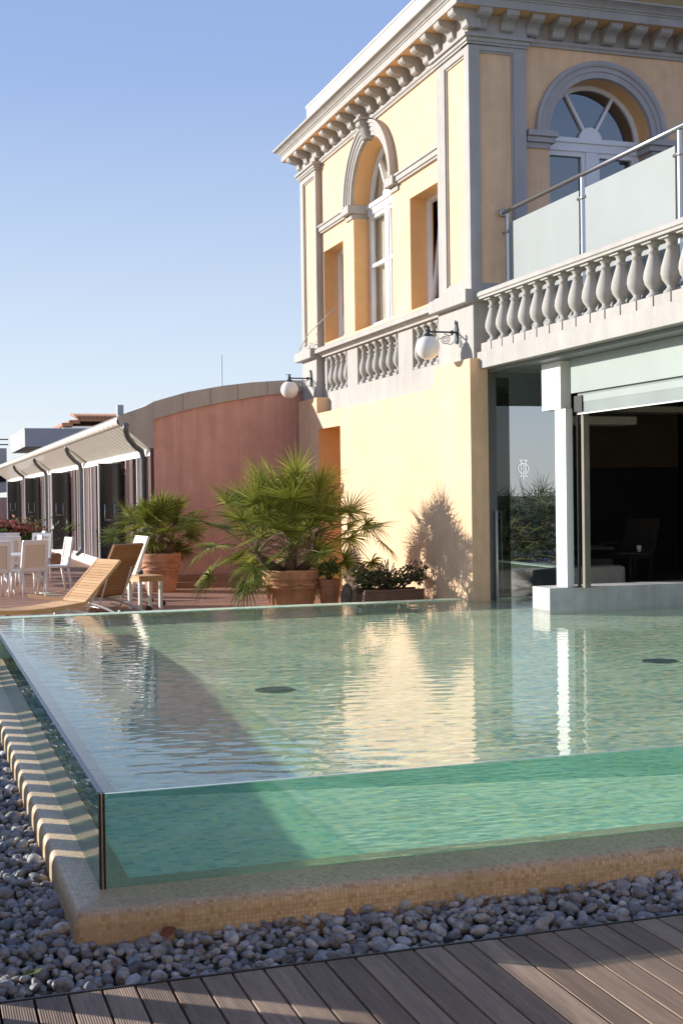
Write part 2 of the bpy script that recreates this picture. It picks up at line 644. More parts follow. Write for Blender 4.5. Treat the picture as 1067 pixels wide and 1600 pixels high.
def pebble_field():
    hi, lo = icos(3), icos(2)
    variants = {}
    for key, (v, f) in (('hi', hi), ('lo', lo)):
        arr = []
        for s in range(14):
            ax = rng.normal(size=(6, 3))
            ax /= np.linalg.norm(ax, axis=1)[:, None]
            d = np.ones(len(v))
            for a in ax:
                t = v @ a
                d += rng.uniform(-.24, .16) * np.maximum(t, 0) ** 2
                d -= np.maximum(t - rng.uniform(.62, .9), 0) * .7
            arr.append(v * d[:, None])
        variants[key] = (arr, f)
    spots = []

    def fill(x0, x1, y0, y1, size, zoff, tries):
        cell = .1
        grid = {}
        n_ = int(tries)
        P = np.c_[rng.uniform(x0, x1, n_), rng.uniform(y0, y1, n_)]
        S = size[0] + (size[1] - size[0]) * rng.uniform(0, 1, n_) ** 2.2
        for (x, y), s in zip(P, S):
            if x > .70 and y > 6.31:
                continue
            if x < .052 * y - .35:
                continue
            i, j = int(x // cell), int(y // cell)
            ok = True
            for a in (-1, 0, 1):
                for b in (-1, 0, 1):
                    for (px, py, ps) in grid.get((i + a, j + b), ()):
                        if (px - x) ** 2 + (py - y) ** 2 < ((ps + s) * .80) ** 2:
                            ok = False
                            break
                    if not ok:
                        break
                if not ok:
                    break
            if ok:
                grid.setdefault((i, j), []).append((x, y, s))
                spots.append((x, y, s, zoff + (.055 * (y - 5.9) / .4 if y < 6.3 else .05) - .032 + rng.uniform(-.014, .014)))
    fill(-.25, 4.9, 5.79, 6.30, (.026, .066), -.675, 16000)
    fill(-.25, 4.9, 5.79, 6.30, (.022, .056), -.645, 7000)
    fill(-.35, .70, 6.28, 9.0, (.026, .066), -.675, 14000)
    fill(-.35, .70, 6.28, 9.0, (.022, .056), -.645, 6000)
    fill(-.2, .70, 9.0, 15.0, (.03, .065), -.655, 12000)
    V, F, nv = [], [], 0
    for (x, y, s, z) in spots:
        arr, f = variants['hi' if y < 7.6 else 'lo']
        v = arr[rng.integers(len(arr))]
        sc3 = np.array([1.0, rng.uniform(.62, .95), rng.uniform(.45, .8)]) * s * 1.12
        e = Euler((rng.uniform(-.5, .5), rng.uniform(-.5, .5), rng.uniform(0, 6.28))).to_matrix()
        q = (v * sc3) @ np.array(e).T + np.array([x, y, z])
        V.append(q)
        F.append(f + nv)
        nv += len(v)
    V = np.concatenate(V)
    F = np.concatenate(F)
    me = bpy.data.meshes.new('gravel')
    me.vertices.add(len(V))
    me.vertices.foreach_set('co', V.ravel())
    me.loops.add(F.size)
    me.loops.foreach_set('vertex_index', F.ravel())
    me.polygons.add(len(F))
    me.polygons.foreach_set('loop_start', np.arange(0, F.size, 3))
    me.polygons.foreach_set('use_smooth', np.ones(len(F), bool))
    me.update(calc_edges=True)
    me.materials.append(M['pebble'])
    o = bpy.data.objects.new('gravel', me)
    COL.objects.link(o)
    print('pebbles', len(spots))
    return stuff(o)


pebble_field()

# ------------------------------------------------------------------ swimming pool
GX, GY = .889, 6.65
ZL = -.474
pool = thing('swimming_pool', 'raised glass walled swimming pool on a sand mosaic ledge beside the pebbles', 'pool', (4, 11, -.9))


def ledge_mesh():
    # outline of the section: (share of the overhang, z, inward)
    wl, wf = .195, .375
    prof = [(1.0, -.80), (1.0, -.545)]
    for k in range(1, 7):
        a = PI / 2 * k / 6
        prof.append((1.0 - .16 * (1 - math.cos(a)), -.545 + .071 * math.sin(a)))
    prof.append((-.2, ZL))
    v = []
    Xr, Yf = 7.0, 17.14
    for fo, z in prof:
        ol, of = (fo * wl, fo * wf) if fo > 0 else (-.14, -.17)
        rc = .035 if fo > .5 else .0
        cx, cy = GX - ol, GY - of
        v += [(cx, Yf, z), (cx, cy + rc, z), (cx + rc * .3, cy + rc * .3, z), (cx + rc, cy, z), (Xr + 4, cy, z)]
    f = []
    m = 5
    for i in range(len(prof) - 1):
        for k in range(m - 1):
            f.append((i * m + k, i * m + k + 1, (i + 1) * m + k + 1, (i + 1) * m + k))
    # inner drop down to the floor
    last = (len(prof) - 1) * m
    b = len(v)
    for k in range(m):
        p = v[last + k]
        v.append((p[0], p[1], -1.4))
    for k in range(m - 1):
        f.append((last + k, last + k + 1, b + k + 1, b + k))
    o = MB().add(v, f)
    return o


led = ledge_mesh().build('ledge', M['ledge'], pool)
for p_ in led.data.polygons:
    p_.use_smooth = True
md = led.modifiers.new('edge', 'EDGE_SPLIT')
md.split_angle = R(50)
g = MB()
g.box(.95, 12.3, 6.7, 17.1, -1.2, -.50)
g.box(.60, 12.3, 16.88, 17.15, -.50, .006)
g.box(12.0, 12.3, 6.4, 16.88, -.50, .006)
basin = g.build('basin', M['basin'], pool)
basin.cycles.is_caustics_receiver = True
led.cycles.is_caustics_receiver = True
g = MB().box(GX - .026, GX, GY - .026 + .03, 16.88, ZL + .002, .007)
gl1 = g.build('glass_panel', M['sideglass'], pool)
g = MB().box(GX + .004, 11.9, GY - .026, GY, ZL + .002, .004)
gl2 = g.build('glass_panel', M['poolglass'], pool)
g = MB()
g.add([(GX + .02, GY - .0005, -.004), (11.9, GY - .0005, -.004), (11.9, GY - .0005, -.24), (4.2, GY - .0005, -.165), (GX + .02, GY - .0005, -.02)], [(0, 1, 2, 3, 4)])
g.build('painted_shade_band', pane_mat('painted_shade_tint', (.52, .70, .70), .0, .1), gl2)  # shade of the far pool wall painted as a darker strip
MB().box(GX + .006, 11.9, GY - .0255, GY - .002, .0045, .0065).build('edge_highlight', mat('glass_edge_highlight', (.55, .68, .62), .15, .05, 8), gl2)  # pale strip paints the highlight along the glass's polished top edge
# rails that close the left pane at the top, and the black joint of the corner
g = MB()
g.box(GX - .027, GX - .017, GY + .004, 16.88, .0072, .0105)
g.box(GX - .009, GX + .001, GY + .004, 16.88, .0072, .0105)
g.build('edge_seal', mat('dark_blue_seal', (.05, .06, .12), .3, .05, 5), pool)
g = MB()
g.box(GX - .029, GX - .017, GY - .028, GY - .013, ZL + .002, .009)
g.box(GX - .009, GX + .003, GY - .028, GY - .013, ZL + .002, .009)
g.build('corner_joint', M['black'], pool)
g = MB()
g.box(GX - .016, GX - .010, GY - .0275, GY - .0135, ZL + .002, .009)
g.build('corner_strip', M['steel'], pool)
# drains in the floor
for (dx, dy) in ((2.77, 10.27), (6.49, 10.51)):
    g = MB().lathe([(.16, 0), (.16, .02), (.12, .03)], (dx, dy, -.50), 20)
    g.build('floor_drain', mat('grey_green_drain', (.42, .52, .42), .5, .1, 10), pool)


WAMP = .00052


def water_mesh():
    x0, x1, y0, y1 = GX + .003, 11.98, GY + .004, 16.875
    nx, ny = 400, 620
    xs = np.linspace(x0, x1, nx)
    ty = np.linspace(0, 1, ny)
    ys = y0 + (y1 - y0) * (ty * .55 + ty ** 2 * .45)
    X, Y = np.meshgrid(xs, ys, indexing='ij')
    Z = np.zeros_like(X)
    r2 = np.random.default_rng(5)
    for k in range(70):
        lam = .05 * (6.0 ** r2.uniform(0, 1))
        a = r2.normal(1.257, .42)
        kk = 2 * PI / lam
        amp = WAMP * (lam / .4) ** .9
        Z += amp / math.sqrt(70) * 3.2 * np.sin(kk * (X * math.cos(a) + Y * math.sin(a)) + r2.uniform(0, 6.28) + .8 * np.sin(X * r2.uniform(.3, 1.2) + Y * r2.uniform(.3, 1.2)))
    Z *= (.55 + .45 * np.sin(X * .9 + 1.3 * np.sin(Y * .5)) ** 2)
    ed = np.minimum(np.minimum(X - x0, x1 - X), np.minimum(Y - y0, y1 - Y))
    Z *= np.clip(ed / .12, 0, 1)
    v = list(zip(X.ravel().tolist(), Y.ravel().tolist(), Z.ravel().tolist()))
    f = [(i * ny + j, (i + 1) * ny + j, (i + 1) * ny + j + 1, i * ny + j + 1) for i in range(nx - 1) for j in range(ny - 1)]
    nt_ = len(f)
    b = len(v)
    edge = [i * ny for i in range(nx)] + [(nx - 1) * ny + j for j in range(1, ny)] + [i * ny + ny - 1 for i in range(nx - 2, -1, -1)] + [j for j in range(ny - 2, 0, -1)]
    for e in edge:
        v.append((v[e][0], v[e][1], -.8))
    n = len(edge)
    # the sides get their own copies of the rim so that they stay flat shaded
    b2 = len(v)
    for e in edge:
        v.append(v[e])
    for k in range(n):
        if v[b2 + k][0] == v[b2 + (k + 1) % n][0] == v[0][0]:
            continue
        f.append((b2 + k, b + k, b + (k + 1) % n, b2 + (k + 1) % n))
    f.append(tuple(b + k for k in reversed(range(n))))
    me = bpy.data.meshes.new('pool_water')
    me.from_pydata(v, [], f)
    me.polygons.foreach_set('use_smooth', [i < nt_ for i in range(len(f))])
    me.update()
    m = bpy.data.materials.new('pool_water')
    m.use_nodes = True
    nn, ll = m.node_tree.nodes, m.node_tree.links
    nn.clear()
    o = nn.new('ShaderNodeOutputMaterial')
    gl = nn.new('ShaderNodeBsdfGlass')
    gl.inputs['IOR'].default_value = 1.33
    gl.inputs['Roughness'].default_value = 0
    gl.inputs['Color'].default_value = (1, 1, 1, 1)
    ll.new(gl.outputs[0], o.inputs[0])
    me.materials.append(m)
    ob = bpy.data.objects.new('pool_water', me)
    COL.objects.link(ob)
    ob.cycles.is_caustics_caster = True
    return struct(ob)


water_mesh()

# low wall in the water that carries the pillar
g = MB().box(7.60, 11.97, 14.85, 15.34, -.57, .28)
o = g.build('low_wall', M['concrete'], None, .012)
tag(o, 'pale low concrete wall standing in the pool water under the white pillar', 'wall')

# ------------------------------------------------------------------ the hotel tower
XS, XP, XPL, XB, XW = 7.34, 7.44, 7.50, 7.58, 7.62
YN, YW, YF = 16.94, 17.06, 25.30
hotel = thing('hotel_building', 'tall peach stucco hotel tower with grey stone trim, arched windows and bracketed cornice', 'building', (9.5, 20.5, ZT))
hotel_m = MB()


def holed(mb, outer, holes, fn, depth):
    """front face with holes at t=0 and reveals of the holes back to t=depth"""
    polys = [[Vector((a, b, 0)) for a, b in outer]] + [[Vector((a, b, 0)) for a, b in h] for h in holes]
    flat = [p for q in polys for p in q]
    tri = tessellate_polygon(polys)
    mb.add([fn(p.x, p.y, 0) for p in flat], tri)
    for h in holes:
        n_ = len(h)
        v = [fn(a, b, 0) for a, b in h] + [fn(a, b, depth) for a, b in h]
        mb.add(v, [(i, (i + 1) % n_, n_ + (i + 1) % n_, n_ + i) for i in range(n_)])


def rect(a0, a1, b0, b1):
    return [(a0, b0), (a1, b0), (a1, b1), (a0, b1)]


def arch(c, r_, b0, bs, n_=28):
    return [(c - r_, b0), (c + r_, b0)] + [(c + r_ * math.cos(PI * k / n_), bs + r_ * math.sin(PI * k / n_)) for k in range(n_ + 1)]


FL = lambda X: (lambda a, b, t: (X + t, a, b))     # left facade: a = y, b = z, t inward
FR = lambda Y: (lambda a, b, t: (a, Y + t, b))     # right facade: a = x, b = z

# lower storey
g = MB()
outer = [(16.65, ZT), (25.11, ZT), (25.11, 3.36), (23.87, 3.36), (23.87, 3.05), (17.95, 3.05), (17.95, 3.36), (16.65, 3.36)]
holed(g, outer, [rect(22.45, 23.80, ZT + .001, 2.745)], FL(XS), .0)
g.add([(XS, 16.65, ZT), (7.605, 16.65, ZT), (7.605, 16.65, 3.36), (XS, 16.65, 3.36)], [(0, 1, 2, 3)])
g.add([(7.605, 16.65, ZT), (7.605, 16.95, ZT), (7.605, 16.95, 3.36), (7.605, 16.65, 3.36)], [(0, 1, 2, 3)])
g.add([(XS, 25.11, ZT), (14, 25.11, ZT), (14, 25.11, 3.36), (XS, 25.11, 3.36)], [(0, 1, 2, 3)])
for (a, b, z) in ((23.87, 25.11, 3.36), (17.95, 23.87, 3.05), (16.65, 17.95, 3.36)):
    g.add([(XS, a, z), (XB + .2, a, z), (XB + .2, b, z), (XS, b, z)], [(0, 1, 2, 3)])
for (a, s) in ((23.87, 1), (17.95, -1)):
    g.add([(XS, a, 3.05), (XB + .2, a, 3.05), (XB + .2, a, 3.36), (XS, a, 3.36)], [(0, 1, 2, 3)])
g.build('lower_wall', M['stucco'], hotel)
g = MB()
holed(g, rect(22.45, 23.80, ZT + .001, 2.745), [], FL(XS + .75), 0)
h_ = rect(22.45, 23.80, ZT + .001, 2.745)
n_ = 4
v = [FL(XS)(a, b, 0) for a, b in h_] + [FL(XS)(a, b, .75) for a, b in h_]
g.add(v, [(i, (i + 1) % n_, n_ + (i + 1) % n_, n_ + i) for i in range(n_)])
g.build('doorway_recess', M['ochre'], hotel)  # orange of the bounced light is put into this deeper ochre

# stone band with sunk panels of balusters
g = MB()
PAN = [(22.72, 23.95, 4), (20.08, 22.14, 6), (18.32, 19.43, 4)]
holed(g, rect(17.9, 24.3, 3.0, 4.2), [rect(a, b, 3.46, 4.135) for a, b, _ in PAN], FL(XB), .14)
for a, b, _ in PAN:
    holed(g, rect(a, b, 3.46, 4.135), [], FL(XB + .14), 0)
g.box(XB + .15, 9, 17.0, 25.0, 3.0, 4.2)
g.build('stone_band', M['stone'], hotel)
g = MB()
g.box(XP, 8.4, 16.74, 18.02, 3.361, 4.20)
g.build('pedestal', M['stone'], hotel, .008)
g = MB()
g.box(XP, 8.4, 24.17, 25.13, 3.361, 4.20)
g.build('pedestal', M['stone'], hotel, .008)

BAL = [(.052, 0), (.074, .0), (.074, .025), (.05, .05), (.036, .075), (.05, .10), (.085, .155), (.098, .215), (.092, .28), (.070, .37), (.052, .44), (.044, .475), (.058, .485), (.058, .505), (.042, .515), (.044, .545), (.066, .585), (.074, .595), (.074, .612)]


def baluster(x, y, z0, h, r_=1.0, parent=None, mt=None, sq=.095):
    b = MB()
    s = h / .612
    b.lathe([(q * r_, z * s) for q, z in BAL], (x, y, z0), 16)
    return b


for a, b, n_ in PAN:
    for k in range(n_):
        y = a + (b - a) * (k + .5) / n_
        q = baluster(XB + .075, y, 3.50, .60, .98)
        q.box(XB - .004, XB + .13, y - .085, y + .085, 3.462, 3.499)
        q.box(XB + .0, XB + .13, y - .085, y + .085, 4.101, 4.133)
        q.build('baluster', M['stone'], hotel)


def sweep(mb, prof, X0, Y0, YE, Xend=14.0):
    """profile (overhang, z) swept round the two seen faces and the far end of the tower"""
    n_ = len(prof)
    v = []
    for (o_, z) in prof:
        v += [(Xend, YE + o_, z), (X0 - o_, YE + o_, z), (X0 - o_, Y0 - o_, z), (Xend, Y0 - o_, z)]
    f = []
    for i in range(n_ - 1):
        for k in range(3):
            f.append((i * 4 + k, i * 4 + k + 1, (i + 1) * 4 + k + 1, (i + 1) * 4 + k))
    mb.add(v, f)


# sill course
g = MB()
sweep(g, [(-.05, 4.145), (.10, 4.145), (.10, 4.175), (.16, 4.20), (.22, 4.22), (.22, 4.285), (.205, 4.30), (.17, 4.325), (-.05, 4.34)], XW, YW, 25.10)
g.build('sill_course', M['stone'], hotel)
for (a, b) in ((16.93, 18.10), (24.2, 25.3)):
    g = MB()
    g.box(XW - .30, 8, a - .2 if a < 17 else a, b, 4.150, 4.335)
    g.build('sill_break', M['stone'], hotel, .012)

# upper storey walls
g = MB()
W1, W2 = (22.98, 24.18, 4.43, 6.19), (18.37, 19.57, 4.43, 6.21)
AC, AR, AS = 21.38, .99, 6.66
holes = [rect(*W1), arch(AC, AR, 4.43, AS), rect(*W2)]
holed(g, rect(17.3, 25.2, 4.3, 8.5), holes, FL(XW), .0)
XC, RR, RS = 9.65, .84, 6.69
holed(g, rect(8.0, 14, 3.3, 8.5), [arch(XC, RR, 3.5, RS)], FR(YW), .0)
g.add([(XW, 25.2, 3), (14, 25.2, 3), (14, 25.2, 8.5), (XW, 25.2, 8.5)], [(0, 1, 2, 3)])
g.build('upper_wall', M['stucco'], hotel)
# reveals take a deeper ochre, with warm bounced light put into the colour
for h_ in holes:
    g = MB()
    n_ = len(h_)
    v = [FL(XW)(a, b, 0) for a, b in h_] + [FL(XW)(a, b, .40) for a, b in h_]
    g.add(v, [(i, (i + 1) % n_, n_ + (i + 1) % n_, n_ + i) for i in range(n_)])
    g.build('window_reveal', M['ochre'], hotel)
h_ = arch(XC, RR, 3.5, RS)
g = MB()
n_ = len(h_)
v = [FR(YW)(a, b, 0) for a, b in h_] + [FR(YW)(a, b, .5) for a, b in h_]
g.add(v, [(i, (i + 1) % n_, n_ + (i + 1) % n_, n_ + i) for i in range(n_)])
g.build('window_reveal', M['ochre'], hotel)


# pilasters with a sunk panel
def pilaster(fn, a0, a1, b0, b1, front, back, mframe, inset, first=None):
    """front/back are t values; panel sunk by two small steps"""
    g = MB()
    t0 = front
    o1 = rect(a0, a1, b0, b1)
    p1 = rect(a0 + inset[0], a1 - inset[1], b0 + inset[2], b1 - inset[3])
    s = .028
    p2 = rect(p1[0][0] + s, p1[1][0] - s, p1[0][1] + s, p1[2][1] - s)
    holed(g, o1, [p1], lambda a, b, t: fn(a, b, t0 + t), .022)
    holed(g, p1, [p2], lambda a, b, t: fn(a, b, t0 + .022 + t), .022)
    n_ = 4
    v = [fn(a, b, t0) for a, b in o1] + [fn(a, b, back) for a, b in o1]
    g.add(v, [(i, (i + 1) % n_, n_ + (i + 1) % n_, n_ + i) for i in range(n_)])
    o = g.build('pilaster', mframe, hotel)
    g = MB()
    s2 = .03
    holed(g, p2, [], lambda a, b, t: fn(a, b, t0 + .044), 0)
    g.build('panel', M['stucco'], o)
    return o


pilaster(FL(0), YN, 18.12, 4.335, 7.80, XPL, XW + .05, M['stone'], (.10, .30, .17, .10))
pilaster(FL(0), 24.28, 25.33, 4.335, 7.80, XPL, XW + .05, M['stone'], (.09, .20, .12, .10))
pilaster(FR(0), XPL + .001, 8.385, 4.335, 7.80, YN - .004, YW + .05, M['greystone'], (.075, .19, .10, .07))
# right pilaster's unseen rest of the corner
g = MB()
g.box(XPL + .004, 8.38, YN + .003, YW + .2, 3.45, 4.34)
g.build('pilaster_base', M['greystone'], hotel)

# string course and imposts
for (a, b) in ((18.10, AC - AR - .32), (AC + AR + .32, 24.30)):
    g = MB()
    g.box(XW - .05, XW + .1, a, b, 6.55, 6.585)
    g.box(XW - .075, XW + .1, a, b, 6.585, 6.665)
    g.box(XW - .10, XW + .1, a, b, 6.665, 6.70)
    g.build('string_course', M['stone'], hotel)
for s in (-1, 1):
    g = MB()
    y0, y1 = sorted((AC + s * (AR - .001), AC + s * (AR + .36)))
    i0, i1 = sorted((AC + s * (AR - .06), AC + s * (AR + .36)))
    g.box(XW - .035, XW + .30, y0 if s > 0 else y0, y1 if s > 0 else y1 , 6.46, 6.55)
    g.box(XW - .125, XW + .32, i0, i1, 6.552, 6.70)
    g.build('impost', M['stone'], hotel, .006)
for s in (-1, 1):
    g = MB()
    x0, x1 = sorted((XC + s * (RR - .002), XC + s * (RR + .38)))
    i0, i1 = sorted((XC + s * (RR - .07), XC + s * (RR + .38)))
    g.box(x0, x1, YW - .03, YW + .3, 6.44, 6.52)
    g.box(i0, i1, YW - .07, YW + .32, 6.522, 6.60)
    g.box(i0 - (.03 if s > 0 else 0), i1 + (.03 if s < 0 else 0), YW - .11, YW + .34, 6.602, 6.685)
    g.build('impost', M['greystone'], hotel, .006)


def archivolt(fn, c, bs, prof, mt, n_=40):
    g = MB()
    m_ = len(prof)
    v = []
    for k in range(n_ + 1):
        t = PI * k / n_
        for (r_, o_) in prof:
            v.append(fn(c + r_ * math.cos(t), bs + r_ * math.sin(t), -o_))
    f = [(k * m_ + i, k * m_ + i + 1, (k + 1) * m_ + i + 1, (k + 1) * m_ + i) for k in range(n_) for i in range(m_ - 1)]
    g.add(v, f)
    return g.build('archivolt', mt, hotel)


archivolt(FL(XW), AC, AS + .02, [(AR - .002, -.05), (AR - .002, .06), (AR + .07, .06), (AR + .072, .078), (AR + .14, .078), (AR + .142, .10), (AR + .19, .10), (AR + .205, .125), (AR + .255, .125), (AR + .26, .0)], M['stone'])
archivolt(FR(YW), XC, RS, [(RR - .002, -.05), (RR - .002, .03), (RR + .085, .03), (RR + .087, .048), (RR + .155, .048), (RR + .157, .07), (RR + .185, .085), (RR + .23, .085), (RR + .235, .0)], M['greystone'])
# keystone scroll
g = MB()
prof = [(-.02, 7.62), (.12, 7.62), (.15, 7.70), (.17, 7.80), (.24, 7.84), (.25, 7.90), (.20, 7.93), (-.02, 7.93)]
g.prism(prof, lambda p, q, t: (XW - p, AC + t, q), -.10, .10)
for d in (-.055, 0, .055):
    g.prism([(p + .014 if p > 0 else p, q) for p, q in prof[:4]] + [(-.02, 7.80)], lambda p, q, t: (XW - p, AC + d + t, q), -.018, .018)
g.box(XW - .27, XW, AC - .13, AC + .13, 7.931, 7.975)
g.build('keystone', M['stone'], hotel, .006)

# entablature
g = MB()
sweep(g, [(0, 7.895), (.035, 7.895), (.035, 7.925), (.06, 7.945), (.06, 7.985), (.02, 7.99), (.02, 8.25)], XW, YW, 25.2)
g.build('frieze', M['stone'], hotel)
for (y0, y1, x0, x1) in ((YN, 18.12, XPL, 8.0), (24.28, 25.33, XPL, 8.0)):
    g = MB()
    g.box(x0 - .03, x1, y0 - .03, y1 + .03, 7.80, 7.835)
    g.box(x0 - .05, x1, y0 - .05, y1 + .05, 7.836, 7.89)
    g.box(x0 - .085, x1, y0 - .085, y1 + .085, 7.891, 7.935)
    g.box(x0 - .02, x1, y0 - .02, y1 + .02, 7.936, 8.235)
    g.build('pilaster_cap', M['stone'], hotel)
g = MB()
g.box(XPL - .0285, 8.415, YN - .0285, YW + .1, 7.80, 7.8345)
g.box(XPL - .0485, 8.435, YN - .0485, YW + .1, 7.8365, 7.8895)
g.box(XPL - .0835, 8.47, YN - .0835, YW + .1, 7.8915, 7.9345)
g.box(XPL - .0185, 8.40, YN - .0185, YW + .1, 7.9365, 8.234)
g.build('pilaster_cap', M['greystone'], hotel)
g = MB()
sweep(g, [(.0, 8.24), (.405, 8.24)], XW, YW, 25.2)
g.build('soffit', M['ochre'], hotel)
g = MB()
sweep(g, [(.404, 8.236), (.42, 8.236), (.42, 8.345), (.435, 8.35), (.435, 8.375), (.455, 8.38), (.47, 8.405), (.50, 8.43), (.54, 8.45), (.565, 8.455), (.565, 8.49), (.50, 8.505), (-.1, 8.56)], XW, YW, 25.2)
g.build('cornice', M['stone'], hotel)
g = MB()
g.box(XW - .30, 9.2, 17.0, 24.2, 8.50, 8.93)
g.box(XW - .32, 9.2, 16.98, 24.22, 8.93, 8.97)
g.build('roof_parapet', M['cream'], hotel, .008)
g = MB().box(XW + .2, 14, 17.5, 25.0, 8.3, 8.52)
g.build('roof_slab', M['rooflead'], hotel)


def modillion(fn, a, extra):
    pr = [(-.02, 8.238), (.36, 8.238), (.365, 8.20), (.35, 8.165), (.31, 8.14), (.255, 8.13), (.20, 8.115), (.165, 8.085), (.155, 8.05), (.15, 8.02), (.12, 8.0), (.06, 7.995), (-.02, 7.995)]
    g = MB()
    g.prism([(p + (extra if p > 0 else 0), q) for p, q in pr], lambda p, q, t: fn(a + t, q, -p), -.095, .095)
    return g


for k in range(17):
    y = 16.90 + k * .520
    e_ = .04 if (y < 18.1 or y > 24.3) else 0
    modillion(FL(XW), y, e_).build('modillion', M['stone'], hotel)
for k in range(12):
    x = 7.66 + k * .4135
    modillion(FR(YW), x, .04 if x < 8.45 else 0).build('modillion', M['stone'], hotel)


# windows
def bar(mb, fn, a0, b0, a1, b1, wd, t0, t1):
    d = Vector((a1 - a0, b1 - b0))
    nrm = Vector((-d.y, d.x)).normalized() * wd / 2
    q = [(a0 + nrm.x, b0 + nrm.y), (a1 + nrm.x, b1 + nrm.y), (a1 - nrm.x, b1 - nrm.y), (a0 - nrm.x, b0 - nrm.y)]
    mb.prism(q, fn, t0, t1)


def arched_window(fn, c, r_, b0, bs, t, label, pm, curtain=True, trans=.0):
    """t: depth of the frame in the wall"""
    g = MB()
    n_ = 28
    fr = .07
    o1 = arch(c, r_ - .002, b0, bs, n_)
    o2 = [(c - r_ + fr, b0 + fr), (c + r_ - fr, b0 + fr)] + [(c + (r_ - fr) * math.cos(PI * k / n_), bs + (r_ - fr) * math.sin(PI * k / n_)) for k in range(n_ + 1)]
    holed(g, o1, [o2], lambda a, b, q: fn(a, b, t + q), .08)
    # transom, mullion, glazing bars
    g.prism(rect(c - r_ + .02, c + r_ - .02, bs - .16, bs + .0), fn, t - .045, t + .07)
    g.prism(rect(c - r_ + .02, c + r_ - .02, bs - .04, bs + .03), fn, t - .075, t + .06)
    g.prism(rect(c - .085, c + .085, b0 + .02, bs - .16), fn, t - .035, t + .07)
    bm_ = b0 + (bs - .16 - b0) * .56
    for s in (-1, 1):
        a0, a1 = sorted((c + s * .085, c + s * (r_ - .02)))
        g.prism(rect(a0, a1, bm_ - .03, bm_ + .03), fn, t - .022, t + .055)
        x0, x1 = sorted((c + s * .085, c + s * .15))
        g.prism(rect(x0, x1, b0 + .03, bs - .16), fn, t - .015, t + .06)
        x0, x1 = sorted((c + s * (r_ - .14), c + s * (r_ - .02)))
        g.prism(rect(x0, x1, b0 + .03, bs - .16), fn, t - .015, t + .06)
        g.prism(rect(a0, a1, bs - .23, bs - .158), fn, t - .018, t + .057)
        g.prism(rect(a0, a1, b0 + .02, b0 + .13), fn, t - .018, t + .057)
    for an in (60, 120):
        q = R(an)
        bar(g, fn, c + .1 * math.cos(q), bs + .1 * math.sin(q), c + (r_ - .04) * math.cos(q), bs + (r_ - .04) * math.sin(q), .042, t - .015, t + .06)
    hub = [(c + .19, bs + .028)] + [(c + .19 * math.cos(PI * k / 14), bs + .02 + .19 * math.sin(PI * k / 14)) for k in range(15)] + [(c - .19, bs + .028)]
    g.prism(hub[1:-1], fn, t - .03, t + .06)
    o = g.build('window', M['whiteframe'], hotel)
    g = MB()
    holed(g, arch(c, r_ - .03, b0 + .03, bs, n_), [], lambda a, b, q: fn(a, b, t + .035), 0)
    g.build('pane', pm, o)
    g = MB()
    if curtain:
        zs = []
        for k in range(61):
            a = c - r_ + 2 * r_ * k / 60
            zs.append((a, .13 + .022 * math.sin(k * 1.9) + .012 * math.sin(k * .7)))
        v = []
        for a, d in zs:
            v += [fn(a, b0, t + d), fn(a, bs + r_, t + d)]
        g.add(v, [(2 * i, 2 * i + 2, 2 * i + 3, 2 * i + 1) for i in range(60)], True)
        g.build('curtain', M['curtain'], o)
        g = MB()
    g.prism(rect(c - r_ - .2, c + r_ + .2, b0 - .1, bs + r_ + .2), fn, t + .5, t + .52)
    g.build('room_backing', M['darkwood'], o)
    return o


arched_window(FL(0), AC, AR, 4.43, AS, XW + .30, '', M['pane'])
arched_window(FR(0), XC, RR, 3.5, RS, YW + .34, '', M['bluepane'], False)

for (a0, a1, b0, b1) in (W1, W2):
    t = XW + .27
    g = MB()
    holed(g, rect(a0 + .002, a1 - .002, b0 + .002, b1 - .002), [rect(a0 + .07, a1 - .07, b0 + .07, b1 - .07)], lambda a, b, q: FL(t)(a, b, q), .08)
    o = g.build('window', M['whiteframe'], hotel)
    # sash tipped inwards at the top
    th = R(7)

    def tip(a, b, q):
        h = b - (b0 + .06)
        return (t + .03 + q * math.cos(th) + h * math.sin(th), a, b0 + .06 + h * math.cos(th) - q * math.sin(th))
    g = MB()
    holed(g, rect(a0 + .05, a1 - .05, b0 + .06, b1 - .05), [rect(a0 + .14, a1 - .14, b0 + .15, b1 - .14)], tip, .05)
    holed(g, rect(a0 + .05, a1 - .05, b0 + .06, b1 - .05), [rect(a0 + .14, a1 - .14, b0 + .15, b1 - .14)], lambda a, b, q: tip(a, b, .05), .0)
    s_ = g.build('sash', M['whiteframe'], o)
    g = MB()
    holed(g, rect(a0 + .12, a1 - .12, b0 + .13, b1 - .12), [], lambda a, b, q: tip(a, b, .02), 0)
    g.build('pane', M['pane'], s_)
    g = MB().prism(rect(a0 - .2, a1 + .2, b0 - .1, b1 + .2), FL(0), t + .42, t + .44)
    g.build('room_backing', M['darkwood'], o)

# wire stretched across the far window sill
g = MB()
g.tube([(XW - .26, 25.2, 4.36), (XW - .24, 24.4, 4.66), (XW - .1, 23.2, 4.97)], .012, 6)
g.tube([(XW - .27, 25.22, 4.35), (XW - .25, 24.5, 4.48), (XW - .24, 24.25, 4.42)], .008, 6)
g.build('sill_cable', M['stone'], hotel)

